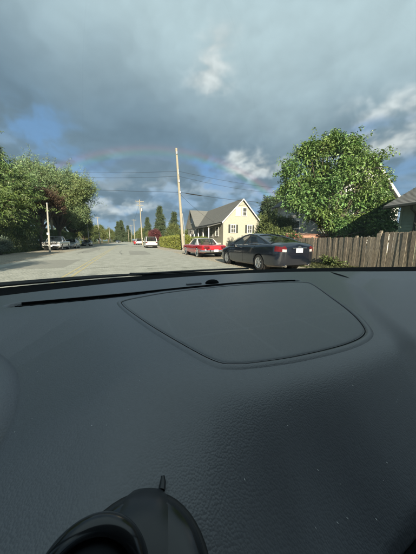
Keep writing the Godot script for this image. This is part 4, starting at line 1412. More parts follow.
	for e in [1.0, -1.0]:
		b = MB.new()
		b.tube([Vector3(-0.99, 0.47, e * 2.3), Vector3(-0.97, 0.47, e * 2.62), Vector3(-0.7, 0.47, e * 2.78), Vector3(0.7, 0.47, e * 2.78), Vector3(0.97, 0.47, e * 2.62), Vector3(0.99, 0.47, e * 2.3)], [0.07, 0.085, 0.085, 0.085, 0.085, 0.07], 8)
		for sx in [-0.45, 0.45]:
			b.cbox(Vector3(sx, 0.5, e * 2.84), Vector3(0.09, 0.22, 0.08), 0.02)
		obj("bumper", b, M.chrome, red)
	plate(red, Vector3(0.0, 0.50, 2.875))
	for sx in [-1.0, 1.0]:
		b = MB.new()
		b.tube([Vector3(sx * 0.975, 0.60, -2.2), Vector3(sx * 0.985, 0.60, 0.0), Vector3(sx * 0.975, 0.60, 2.2)], [0.013], 5)
		obj("chrome_strip", b, M.chrome, red)
		b = MB.new()
		b.lathe([[0.11, 0.0], [0.10, 0.05], [0.05, 0.07], [0.0, 0.075]], 14, Transform3D(Basis(Vector3.RIGHT, PI / 2), Vector3(sx * 0.62, 0.68, 2.70)))
		obj("tail_light", b, M.lens_red, red)
		for dx in [0.0, 0.2]:
			b = MB.new()
			b.lathe([[0.09, 0.0], [0.085, 0.05], [0.0, 0.07]], 14, Transform3D(Basis(Vector3.RIGHT, -PI / 2), Vector3(sx * (0.55 + dx), 0.64, -2.68)))
			obj("headlight", b, M.lens_white, red)
		b = MB.new()
		b.cbox(Vector3(sx * 0.975, 0.74, 0.35), Vector3(0.03, 0.03, 0.15), 0.008)
		obj("door_handle", b, M.chrome, red)
	# white van farther on
	var wk := func(z: float, y: float, x: float, j: int) -> String:
		var ax := absf(x)
		var side := "l" if x < 0 else "r"
		if z > 2.25 and y > 0.80 and y < 1.02 and (j < 0 and ax > 0.66 or j >= 0 and j < 8): return "tail_light:" + side
		if z < -2.2 and y > 0.65 and y < 0.85 and (j < 0 and ax > 0.5): return "headlight:" + side
		if j < 0 and z > 0 and y < 0.52: return "bumper"
		if j >= 1 and j <= 8 and z > -0.9 and z < 0.2: return "door:f" + side
		if j >= 1 and j <= 8 and z > 0.2 and z < 1.3: return "door:r" + side
		if j < 0 and z > 0: return "tailgate"
		return "body"
	var ws := {
		"paint": M.white, "hw": 0.98, "wheel": 0.34, "arch": 0.39, "front": -1.5, "rear": 1.5, "key": wk, "bulge": 0.04, "lip": 0.0, "cuts": [-0.9, 0.2, 1.3],
		"mats": {"tail_light": M.lens_red, "headlight": M.lens_white, "bumper": M.black},
		"prof": [[-2.45, 0.28, 0.80, 0.84, 0.80], [-2.3, 0.24, 0.88, 0.93, 0.90], [-1.4, 0.22, 1.0, 1.06, 0.98], [0.0, 0.22, 1.06, 1.08, 0.985], [2.0, 0.23, 1.08, 1.09, 0.98], [2.4, 0.26, 1.08, 1.09, 0.96]]}
	var wg := {"zwb": -1.6, "zrf": -0.55, "zrr": 2.15, "zbb": 2.5, "ybf": 1.03, "ybr": 1.07, "yrf": 1.82, "yrr": 1.88, "peak": 1.95, "hb": 0.92, "hr": 0.78, "yw": 1.06, "yl": 1.08, "posts": [0.36, 0.66], "c_top": 0.95, "c_bot": 0.95}
	var van := vehicle("minivan", "white van with a dark rear bumper parked ahead on the right, below the crossarmed pole", "van", "", Vector3(4.35, 0, -39.5), 0.0, ws)
	cabin(van, ws, wg)
	plate(van, Vector3(0, 0.72, 2.46))
	mirrors(van, 0.92, 1.12, -1.0, M.white)
	# white pickup facing this way on the left
	var pk := func(z: float, y: float, x: float, j: int) -> String:
		var ax := absf(x)
		var side := "l" if x < 0 else "r"
		if j < 0 and z < 0 and y > 0.72 and y < 0.98: return "headlight:" + side if ax > 0.6 else "grille"
		if j < 0 and z < 0 and y < 0.62: return "bumper"
		if j < 0 and z > 0 and y > 0.85 and ax > 0.8: return "tail_light:" + side
		if j >= 1 and j <= 8 and z > -1.0 and z < 0.2: return "door:" + side
		if j > 8 and z < -1.1: return "bonnet"
		if j > 9 and z > 0.75: return "bed_floor"
		return "body"
	var ps := {
		"paint": M.white, "hw": 0.98, "wheel": 0.38, "arch": 0.43, "front": -1.75, "rear": 1.75, "key": pk, "bulge": 0.05, "lip": 0.0, "cuts": [-1.0, 0.2],
		"mats": {"headlight": M.lens_white, "grille": M.black, "bumper": M.chrome, "tail_light": M.lens_red, "bed_floor": M.black},
		"prof": [[-2.75, 0.42, 1.0, 1.03, 0.90], [-2.6, 0.36, 1.06, 1.10, 0.96], [-1.2, 0.36, 1.12, 1.17, 0.98], [0.6, 0.36, 1.14, 1.16, 0.98], [0.78, 0.36, 1.14, 0.80, 0.98], [2.6, 0.40, 1.14, 0.80, 0.97], [2.75, 0.45, 1.13, 1.1, 0.95]]}
	var pg := {"zwb": -1.25, "zrf": -0.55, "zrr": 0.45, "zbb": 0.78, "ybf": 1.11, "ybr": 1.12, "yrf": 1.74, "yrr": 1.75, "peak": 1.80, "hb": 0.90, "hr": 0.72, "yw": 1.16, "yl": 1.15, "posts": [0.7], "c_top": 0.95, "c_bot": 0.9, "seats": [[-0.38, 0.1], [0.38, 0.1]]}
	var pick := vehicle("pickup_truck", "white pickup facing this way beside the short pale pole on the left", "pickup", "", Vector3(-8.45, 0, -34.2), PI, ps)
	cabin(pick, ps, pg)
	plate(pick, Vector3(0, 0.55, -2.83), PI)
	mirrors(pick, 0.92, 1.2, -0.85, M.black)
	# more parked and moving cars, small in the view
	var parked := car.duplicate() as Node3D
	parked.name = numbered("parked_car")
	add_child(parked)
	parked.position = Vector3(-8.3, 0, -42.0)
	parked.rotation.y = PI
	parked.set_meta("label", "silver grey sedan parked behind the white pickup on the left")
	repaint(parked, M.navy, M.silver)
	var small := [
		[car, Vector3(-8.3, 0, -58.5), PI, M.graphite, M.navy, "parked_car", "dark grey sedan parked at the far end of the left row"],
		[car, Vector3(3.9, 0, -76.0), 0.0, M.red, M.navy, "parked_car", "small red car in the distance beyond the white van"],
		[van, Vector3(4.3, 0, -70.0), 0.0, M.white, M.white, "minivan", "small white van in the distance next to the small red car"],
		[car, Vector3(-3.6, 0, -135.0), PI, M.graphite, M.navy, "parked_car", "tiny dark car coming down the far road"],
		[van, Vector3(-3.4, 0, -170.0), PI, M.graphite, M.white, "minivan", "tiny dark van following far down the road"],
		[van, Vector3(-11.9, 0, -20.2), PI * 0.5, M.white, M.white, "minivan", "white vehicle half hidden behind the shrubs at the left edge"]]
	for q in small:
		var o: Node3D = q[0].duplicate()
		o.name = numbered(q[5])
		add_child(o)
		o.position = q[1]
		o.rotation.y = q[2]
		o.set_meta("label", q[6])
		repaint(o, q[4], q[3])

func repaint(o: Node, from: Material, to: Material) -> void:
	for c in o.get_children():
		if c is MeshInstance3D and c.material_override == from: c.material_override = to
		repaint(c, from, to)

# ---------------------------------------------------------------- the car the view is taken from
const CX := 0.32
var RIDGE := PackedVector2Array([Vector2(-0.75, -0.50), Vector2(-0.22, -0.483), Vector2(-0.157, -0.468), Vector2(-0.094, -0.438), Vector2(-0.047, -0.383), Vector2(-0.014, -0.314), Vector2(0.001, -0.266), Vector2(0.010, -0.226), Vector2(0.035, -0.192), Vector2(0.073, -0.168), Vector2(0.115, -0.154), Vector2(0.205, -0.148), Vector2(0.302, -0.146), Vector2(0.42, -0.142), Vector2(1.5, -0.14)])
var RIDGE_AREA: PackedVector2Array
var FLANK := PackedVector2Array([Vector2(0.90, -0.57), Vector2(0.686, -0.474), Vector2(0.478, -0.291), Vector2(0.378, -0.188), Vector2(0.30, -0.10), Vector2(0.25, 0.2)])
var FLANK_AREA: PackedVector2Array
var LID := PackedVector2Array()
var SLOT := PackedVector2Array([Vector2(-0.215, -0.541), Vector2(-0.115, -0.553), Vector2(-0.007, -0.566), Vector2(0.09, -0.585), Vector2(0.2, -0.596), Vector2(0.32, -0.60), Vector2(0.45, -0.588), Vector2(0.56, -0.56)])
var GAP := PackedVector2Array([Vector2(0.02, 0.06), Vector2(0.09, -0.015), Vector2(0.125, -0.042), Vector2(0.17, -0.052), Vector2(0.3, -0.058), Vector2(1.4, -0.07)])

func base_z(x: float) -> float:
	return -0.86 + 0.42 * (x - 0.28) * (x - 0.28)

func near_line(p: Vector2, line: PackedVector2Array) -> float:
	var best := 1e9
	for k in line.size() - 1:
		best = minf(best, p.distance_squared_to(Geometry2D.get_closest_point_to_segment(p, line[k], line[k + 1])))
	return sqrt(best)

func dash_plain(x: float, z: float) -> float:
	# height of the moulded top without its grooves
	var p := Vector2(x, z)
	var k := (x - 0.3) / 0.85
	var h := lerpf(0.131, 0.140, smoothstep(-0.85, -0.5, z)) - 0.022 * k * k
	var s := near_line(p, RIDGE)
	if Geometry2D.is_point_in_polygon(p, RIDGE_AREA): s = -s
	var slope := lerpf(0.26, 0.80, smoothstep(-0.03, 0.16, x))
	var w := 0.012
	h += slope * (w * log(1.0 + exp(clampf(s / w, -30.0, 30.0))))
	var f := near_line(p, FLANK)
	if not Geometry2D.is_point_in_polygon(p, FLANK_AREA): f = -f
	h += 0.013 * smoothstep(-0.012, 0.055, f) * smoothstep(0.09, 0.22, z - base_z(x))
	return EYE.y - h

func dash_y(x: float, z: float) -> float:
	var y := dash_plain(x, z)
	var p := Vector2(x, z)
	# edge towards the glass rolls down into the dark gap
	var e := z - base_z(x) - 0.075
	if e < 0.035:
		y -= 0.016 * pow(1.0 - clampf(e / 0.035, 0.0, 1.0), 2.0)
	if z < -0.5:
		var d := near_line(p, SLOT)
		var half := lerpf(0.0125, 0.006, smoothstep(-0.05, 0.12, x))
		if d < half + 0.006: y -= 0.02 * smoothstep(half + 0.006, half - 0.002, d)
	if z > -0.12:
		var g := near_line(p, GAP)
		if g < 0.006: y -= 0.008 * smoothstep(0.006, 0.002, g)
	return y

func smooth_loop(p: PackedVector2Array, n: int) -> PackedVector2Array:
	var o := PackedVector2Array()
	for i in p.size():
		var a := p[(i - 1 + p.size()) % p.size()]; var b := p[i]; var c := p[(i + 1) % p.size()]; var d := p[(i + 2) % p.size()]
		for k in n:
			o.append(b.cubic_interpolate(c, a, d, float(k) / n))
	return o

func build_own_car() -> void:
	RIDGE_AREA = RIDGE.duplicate()
	RIDGE_AREA.append(Vector2(1.5, -2)); RIDGE_AREA.append(Vector2(-0.75, -2))
	FLANK_AREA = FLANK.duplicate()
	FLANK_AREA.append(Vector2(2, 0.2)); FLANK_AREA.append(Vector2(2, -0.57))
	LID = smooth_loop(PackedVector2Array([Vector2(-0.012, -0.503), Vector2(0.02, -0.524), Vector2(0.10, -0.552), Vector2(0.22, -0.568), Vector2(0.37, -0.568), Vector2(0.50, -0.548), Vector2(0.556, -0.52), Vector2(0.553, -0.485), Vector2(0.477, -0.364), Vector2(0.412, -0.267), Vector2(0.362, -0.210), Vector2(0.326, -0.187), Vector2(0.27, -0.178), Vector2(0.193, -0.179), Vector2(0.138, -0.185), Vector2(0.108, -0.192), Vector2(0.088, -0.207), Vector2(0.062, -0.262), Vector2(0.031, -0.339), Vector2(0.003, -0.42), Vector2(-0.012, -0.472)]), 5)
	# soft-touch plastic: leather grain, dull grey with dust specks
	var dm := mat(Color.WHITE, 0.40, 0.0, 0.75)
	var im := Image.create(1024, 1024, false, Image.FORMAT_RGBA8)
	var base := Vector3(0.096, 0.103, 0.117)
	var rng := RandomNumberGenerator.new()
	rng.seed = 4
	var blotch := noise(0.012, 6, 4)
	for y in 1024:
		for x in 1024:
			var k := 1.0 + 0.10 * blotch.get_noise_2d(x, y) + 0.05 * rng.randf_range(-1, 1)
			im.set_pixel(x, y, lin(base.x * k, base.y * k, base.z * k))
	for k in 420:
		var x := rng.randi() % 1023; var y := rng.randi() % 1023
		var c := lin(0.45, 0.47, 0.47) if rng.randf() < 0.4 else lin(0.22, 0.24, 0.25)
		im.set_pixel(x, y, c)
		if rng.randf() < 0.3: im.set_pixel(x + 1, y, c)
	dm.albedo_texture = ImageTexture.create_from_image(im)
	dm.uv1_scale = Vector3(1.6, 1.6, 1)
	var pebble := noise(0.05, 8, 1, FastNoiseLite.TYPE_CELLULAR)
	pebble.cellular_distance_function = FastNoiseLite.DISTANCE_EUCLIDEAN
	pebble.cellular_return_type = FastNoiseLite.RETURN_DISTANCE
	pebble.cellular_jitter = 0.95
	pebble.domain_warp_enabled = true
	pebble.domain_warp_amplitude = 9.0
	pebble.domain_warp_frequency = 0.03
	var grain := ntex(pebble, 1024, [], 4.0)
	grain.invert = true
	dm.normal_enabled = true
	dm.normal_texture = grain
	dm.normal_scale = 0.5
	dm.uv1_scale = Vector3(13.0, 13.0, 1)
	M.dash = dm
	var lm := mat(lin(0.158, 0.165, 0.178), 0.45, 0.0, 0.7)
	lm.normal_enabled = true
	lm.normal_texture = ntex(noise(0.35, 9, 2), 512, [], 5.0)
	lm.uv1_scale = Vector3(9, 9, 1)
	lm.normal_scale = 0.7
	M.dash_lid = lm
	M.dash_black = mat(lin(0.005, 0.006, 0.007), 0.9, 0.0, 0.25)
	var t := thing("car", "car with a dark grey grained dashboard, from whose driver's side the street is seen", "car", Vector3.ZERO)
	# dashboard
	var b := MB.new()
	b.grid(430, 230, func(u, v):
		var x: float = lerpf(-0.62, 1.26, u)
		var z: float = lerpf(0.14, base_z(x) + 0.07, v)
		return Vector3(x, dash_y(x, z), z), 1.0, 1.0)
	for k in b.v.size():
		b.uv[k] = Vector2(b.v[k].x, b.v[k].z)
	b.quad(Vector3(-0.62, 0.55, 0.10), Vector3(1.26, 0.55, 0.10), Vector3(1.26, dash_y(1.26, 0.14), 0.14), Vector3(-0.62, dash_y(-0.62, 0.14), 0.14))
	var dash := obj("dashboard", b, M.dash, t)
	# speaker cover
	b = MB.new()
	var c0 := Vector2(0.28, -0.37)
	var rows := [0.0, 0.12, 0.25, 0.4, 0.55, 0.7, 0.82, 0.9, 0.95, 0.972, 0.984, 0.992]
	var n := LID.size()
	for r in rows.size():
		for k in n + 1:
			var q := c0.lerp(LID[k % n], rows[r])
			var y := dash_plain(q.x, q.y) + 0.0012
			if r >= rows.size() - 3: y -= [0.0002, 0.001, 0.004][r - rows.size() + 3]
			b.vert(Vector3(q.x, y, q.y), q)
	for r in rows.size() - 1:
		for k in n:
			var a := r * (n + 1) + k
			b.tri_i(a, a + n + 1, a + n + 2); b.tri_i(a, a + n + 2, a + 1)
	# outline runs clockwise or not: make the top face up
	var probe := (b.v[b.ix[60 * 3 + 1]] - b.v[b.ix[60 * 3]]).cross(b.v[b.ix[60 * 3 + 2]] - b.v[b.ix[60 * 3]])
	if (b.v[n + 2] - b.v[n + 1]).cross(b.v[2 * n + 3] - b.v[n + 1]).y > 0.0 and probe.y < 0.0 or probe.y < 0.0:
		for k in range(0, b.ix.size(), 3):
			var sw := b.ix[k + 1]; b.ix[k + 1] = b.ix[k + 2]; b.ix[k + 2] = sw
	obj("speaker_cover", b, M.dash_lid, dash)
	b = MB.new()
	var ring := []
	var ring_in := []
	for k in n + 1:
		var q := LID[k % n]
		var dir := (q - c0).normalized()
		ring_in.append([q - dir * 0.0020, q - dir * 0.0006])
		var row := []
		for m in [[0.0, -0.001], [0.0006, 0.0012], [0.0022, 0.0021], [0.0045, 0.0021], [0.0075, 0.0011], [0.0105, -0.0006]]:
			var e: Vector2 = q + dir * m[0]
			row.append(Vector3(e.x, dash_plain(e.x, e.y) + m[1], e.y))
		ring.append(row)
	for m in 6:
		for k in n + 1: b.vert(ring[k][m], Vector2(ring[k][m].x, ring[k][m].z))
	for m in 5:
		for k in n:
			var a := m * (n + 1) + k
			b.tri_i(a, a + n + 1, a + n + 2); b.tri_i(a, a + n + 2, a + 1)
	obj("cover_rim", b, M.dash, dash)
	b = MB.new()
	for k in n:
		var p := []
		for e in [ring_in[k][0], ring_in[k][1], ring_in[k + 1][1], ring_in[k + 1][0]]:
			p.append(Vector3(e.x, dash_plain(e.x, e.y) + 0.0004, e.y))
		b.quad(p[0], p[1], p[2], p[3])
	obj("cover_seam", b, M.dash_black, dash)
	# demister slot: black throat with fins, and a bright lip on the near side
	b = MB.new()
	var run := PackedVector2Array()
	for k in SLOT.size() - 1:
		for m in 8:
			run.append(SLOT[k].cubic_interpolate(SLOT[k + 1], SLOT[maxi(k - 1, 0)], SLOT[mini(k + 2, SLOT.size() - 1)], m / 8.0))
	run.append(SLOT[SLOT.size() - 1])
	for k in run.size() - 1:
		var p := run[k]; var q := run[k + 1]
		var w := lerpf(0.0135, 0.007, smoothstep(-0.05, 0.12, p.x)); var w2 := lerpf(0.0135, 0.007, smoothstep(-0.05, 0.12, q.x))
		var yp := dash_plain(p.x, p.y) - 0.017; var yq := dash_plain(q.x, q.y) - 0.017
		var tp := dash_plain(p.x, p.y) + 0.0004; var tq := dash_plain(q.x, q.y) + 0.0004
		var prof_p := [Vector3(p.x, tp - 0.003, p.y + w + 0.006), Vector3(p.x, tp, p.y + w + 0.003), Vector3(p.x, tp, p.y + w), Vector3(p.x, yp, p.y + w), Vector3(p.x, yp, p.y - w), Vector3(p.x, tp, p.y - w), Vector3(p.x, tp, p.y - w - 0.002), Vector3(p.x, tp - 0.003, p.y - w - 0.005)]
		var prof_q := [Vector3(q.x, tq - 0.003, q.y + w2 + 0.006), Vector3(q.x, tq, q.y + w2 + 0.003), Vector3(q.x, tq, q.y + w2), Vector3(q.x, yq, q.y + w2), Vector3(q.x, yq, q.y - w2), Vector3(q.x, tq, q.y - w2), Vector3(q.x, tq, q.y - w2 - 0.002), Vector3(q.x, tq - 0.003, q.y - w2 - 0.005)]
		for m in 7: b.quad(prof_p[m], prof_q[m], prof_q[m + 1], prof_p[m + 1])
		if k % 2 == 0:
			b.box(Vector3(p.x, yp + 0.004, p.y), Vector3(0.002, 0.008, w * 2.0))
	obj("demister_slot", b, M.dash_black, dash)
	b = MB.new()
	var sa := Vector2(0.807, -0.627)
	var sc := Vector2(0.757, -0.507)
	b.grid(16, 2, func(u, v):
		var q: Vector2 = sa.lerp(sc, u) + (sc - sa).orthogonal().normalized() * (0.016 * sin(u * PI) * (v - 0.5))
		return Vector3(q.x, dash_y(q.x, q.y) + 0.0009, q.y))
	obj("side_demister_slot", b, M.dash_black, dash)
	# light sensor
	b = MB.new()
	var sy := dash_plain(0.262, -0.62)
	b.lathe([[0.016, 0.0], [0.0155, 0.004], [0.012, 0.009], [0.006, 0.012], [0.0, 0.0125]], 20, Transform3D(Basis().scaled(Vector3(1.5, 1, 0.8)), Vector3(0.262, sy, -0.625)))
	obj("light_sensor", b, M.dash_black, dash)
	b = MB.new()
	b.cbox(Vector3(0.20, sy + 0.002, -0.628), Vector3(0.05, 0.008, 0.012), 0.002)
	obj("sensor_cover", b, M.dash, dash)
	# dark trim between dashboard and glass
	b = MB.new()
	b.grid(60, 2, func(u, v):
		var x: float = lerpf(-0.64, 1.28, u)
		var z: float = lerpf(base_z(x) + 0.13, base_z(x) + 0.078, v)
		return Vector3(x, EYE.y - lerpf(0.131, 0.109, pow((x - 0.3) / 0.85, 2.0)) - lerpf(0.06, 0.0205, v), z))
	b.grid(60, 4, func(u, v):
		var x: float = lerpf(-0.64, 1.28, u)
		var z: float = lerpf(base_z(x) + 0.078, base_z(x) - 0.012, v)
		return Vector3(x, EYE.y - lerpf(0.131, 0.109, pow((x - 0.3) / 0.85, 2.0)) - 0.020 + 0.014 * v, z))
	obj("glass_edge_trim", b, M.dash_black, dash)
	# gap of the lower panel
	b = MB.new()
	var gp := []
	for k in GAP.size() * 6:
		var f := float(k) / 6.0
		var i := mini(int(f), GAP.size() - 2)
		var q := GAP[i].lerp(GAP[i + 1], minf(f - i, 1.0))
		gp.append(Vector3(q.x, dash_plain(q.x, q.y) - 0.004, q.y))
	b.tube(gp, [0.0025], 6, false)
	obj("panel_gap", b, M.dash_black, dash)
	# dust and lint lying on the plastic
	var fl := MB.new()
	fl.quad(Vector3(-1, 0, -0.6), Vector3(-0.2, 0.2, 0.8), Vector3(1, 0, 0.5), Vector3(0.3, 0.3, -0.7))
	var flakes := []
	var flake_tints := []
	for k in 700:
		var x := rng.randf_range(-0.3, 0.9); var z := rng.randf_range(-0.7, 0.0)
		var sz := rng.randf_range(0.00018, 0.00045) * (2.0 if rng.randf() < 0.05 else 1.0)
		flakes.append(Transform3D(Basis(Vector3.UP, rng.randf() * TAU).scaled(Vector3(sz, sz, sz * rng.randf_range(1.0, 2.5))), Vector3(x, dash_plain(x, z) + 0.0006, z)))
		var g := rng.randf_range(0.25, 0.6)
		flake_tints.append(Color(g, g, g * 0.97))
	var dust := mat(Color.WHITE, 0.9)
	dust.vertex_color_use_as_albedo = true
	crown_mm(dash, fl.mesh(), dust, flakes, flake_tints, "dust_specks")
	# instrument hood
	b = MB.new()
	b.grid(64, 24, func(u, v):
		var r: float = v
		var a: float = u * TAU
		var x: float = -0.338 + 0.235 * r * cos(a)
		var z: float = -0.19 - 0.25 * r * sin(a)
		var lift: float = 0.034 * pow(maxf(0.0, 1.0 - pow(r, 5.0)), 0.5)
		return Vector3(x, dash_plain(x, z) - 0.004 + lift, z))
	for k in b.v.size(): b.uv[k] = Vector2(b.v[k].x, b.v[k].z)
	for k in range(0, b.ix.size(), 3):
		var f := (b.v[b.ix[k + 1]] - b.v[b.ix[k]]).cross(b.v[b.ix[k + 2]] - b.v[b.ix[k]])
		if f.y < 0.0:
			var sw := b.ix[k + 1]; b.ix[k + 1] = b.ix[k + 2]; b.ix[k + 2] = sw
	obj("instrument_hood", b, M.dash, dash)
	# glass, roof, pillars, doors, floor, seats
	var head := func(u: float) -> Vector3:
		var k: float = 2.0 * u - 1.0
		return Vector3(CX + 0.62 * k, 1.56 - 0.05 * k * k, -0.06 + 0.13 * k * k)
	var foot := func(u: float) -> Vector3:
		var x: float = CX + lerpf(-0.93, 0.93, u)
		return Vector3(x, EYE.y - lerpf(0.131, 0.109, pow((x - 0.3) / 0.85, 2.0)) - 0.004, base_z(x))
	b = MB.new()
	b.grid(120, 60, func(u, v):
		var a: Vector3 = foot.call(u); var c: Vector3 = head.call(u)
		return a.lerp(c, v) + Vector3(0, 0.03 * sin(v * PI), -0.03 * sin(v * PI)))
	var glass := pane(Color(0.9, 1.0, 0.97), 0.03)
	obj("windscreen", b, glass, t)
	var privacy := pane(Color(0.02, 0.02, 0.02), 0.85)
	b = MB.new()
	for k in 2:
		var o := 0.0 if k == 0 else 0.045
		b.grid(20, 20, func(u, v):
			var a: Vector3 = head.call(u if k == 0 else 1.0 - u)
			var e := Vector3(a.x + (a.x - CX) * 0.03, a.y, 1.75 + 0.1 * (1.0 - pow(2.0 * u - 1.0, 2.0)))
			return a.lerp(e, 1.0 - v) + Vector3(0, o + 0.03 * sin(v * PI), 0))
	obj("roof", b, mat(lin(0.42, 0.42, 0.40), 0.9), t)
	var grey_trim := mat(lin(0.16, 0.165, 0.17), 0.8)
	for sx in [0.0, 1.0]:
		var sg: float = sx * 2.0 - 1.0
		b = MB.new()
		var f: Vector3 = foot.call(sx); var h: Vector3 = head.call(sx)
		b.tube([f + Vector3(sg * 0.03, -0.1, 0), f.lerp(h, 0.5) + Vector3(sg * 0.03, 0.03, -0.03), h + Vector3(0, 0.02, 0)], [0.055, 0.045, 0.05], 8)
		obj("front_pillar", b, grey_trim, t)
		var top := h + Vector3(sg * 0.01, 0.02, 0.0)
		for z in [0.85, 1.85]:
			b = MB.new()
			b.tube([Vector3(CX + sg * 0.93, 0.95, z), Vector3(top.x, top.y, z - 0.1)], [0.06, 0.05], 8)
			obj("side_pillar", b, grey_trim, t)
		b = MB.new()
		b.tube([h + Vector3(0, 0.02, 0), Vector3(top.x, top.y, 1.8)], [0.05], 8)
		obj("roof_rail", b, grey_trim, t)
		for q in [[f.z, 0.83], [0.87, 1.83]]:
			b = MB.new()
			b.cbox(Vector3(CX + sg * 0.93, 0.66, (q[0] + q[1]) / 2), Vector3(0.09, 0.66, q[1] - q[0]), 0.02)
			obj("door", b, grey_trim, t)
			b = MB.new()
			var zt0: float = maxf(q[0] + 0.1, h.z + 0.1)
			b.quad(Vector3(CX + sg * 0.93, 0.99, q[0] + 0.05), Vector3(CX + sg * 0.93, 0.99, q[1]), Vector3(top.x, top.y, q[1] - 0.1), Vector3(top.x, top.y, zt0))
			obj("side_window", b, glass if q[1] < 1.0 else privacy, t)
	b = MB.new()
	b.grid(10, 6, func(u, v):
		var k: float = 2.0 * u - 1.0
		return Vector3(CX + k * lerpf(0.85, 0.62, v), lerpf(1.0, 1.54, v), lerpf(2.35, 1.8, v) + 0.08 * (1.0 - k * k)))
	obj("rear_window", b, privacy, t)
	b = MB.new()
	b.box(Vector3(CX, 0.30, 0.75), Vector3(1.86, 0.06, 3.3))
	b.box(Vector3(CX, 0.63, -0.93), Vector3(1.9, 0.7, 0.04))
	b.box(Vector3(CX, 0.97, 2.2), Vector3(1.86, 0.04, 0.5))
	obj("floor", b, mat(lin(0.05, 0.05, 0.055), 0.9), t)
	for q in [[CX - 0.42, 0.75, 0.56], [CX + 0.42, 0.75, 0.56], [CX, 1.75, 1.4]]:
		b = MB.new()
		b.cbox(Vector3(q[0], 0.52, q[1] - 0.25), Vector3(q[2], 0.18, 0.55), 0.05)
		b.cbox(Vector3(q[0], 0.86, q[1] + 0.12), Vector3(q[2], 0.66, 0.16), 0.05, Basis(Vector3.RIGHT, 0.3))
		for dx in ([0.0] if q[2] < 1.0 else [-0.42, 0.42]):
			b.cbox(Vector3(q[0] + dx, 1.24, q[1] + 0.26), Vector3(0.27, 0.17, 0.1), 0.035, Basis(Vector3.RIGHT, 0.3))
		obj("seat", b, mat(lin(0.20, 0.20, 0.20), 0.85), t)
	# bonnet, wings and wiper outside the glass
	b = MB.new()
	b.grid(24, 14, func(u, v):
		var x: float = CX + lerpf(-0.95, 0.95, u)
		var k := (x - CX) / 0.95
		var z: float = lerpf(base_z(x) - 0.03, -1.78 + 0.18 * k * k, v)
		return Vector3(x, lerpf(1.012, 0.895, v) - 0.05 * k * k - 0.02 * v * v, z))
	obj("bonnet", b, M.silver, t)
	b = MB.new()
	for sg in [-1.0, 1.0]:
		b.grid(12, 4, func(u, v):
			if sg < 0: u = 1.0 - u
			var z: float = lerpf(-0.45, -1.6, u)
			return Vector3(CX + sg * lerpf(0.95, 0.97, sin(v * PI)), lerpf(0.35, lerpf(0.96, 0.84, u), v), z))
	b.grid(16, 5, func(u, v):
		var k: float = 2.0 * u - 1.0
		return Vector3(CX + 0.95 * k, lerpf(0.3, 0.88 - 0.05 * k * k, v), -1.78 + 0.18 * k * k - 0.05 * sin(v * PI)))
	obj("wings", b, M.silver, t)
	b = MB.new()
	var blade := []
	var spine := []
	for k in 13:
		var u := lerpf(0.05, 0.62, k / 12.0)
		var f: Vector3 = foot.call(u)
		blade.append(f + Vector3(0, 0.0045, -0.016))
		spine.append(f + Vector3(0, 0.004, -0.034))
	b.tube(blade, [0.004], 6)
	b.tube(spine, [0.003, 0.006, 0.007, 0.007, 0.007, 0.006, 0.003], 6)
	b.tube([spine[6], spine[6] + Vector3(0.3, -0.02, -0.05), spine[6] + Vector3(0.55, -0.03, -0.02)], [0.007, 0.008, 0.012], 6)
	obj("wiper", b, M.black, t)

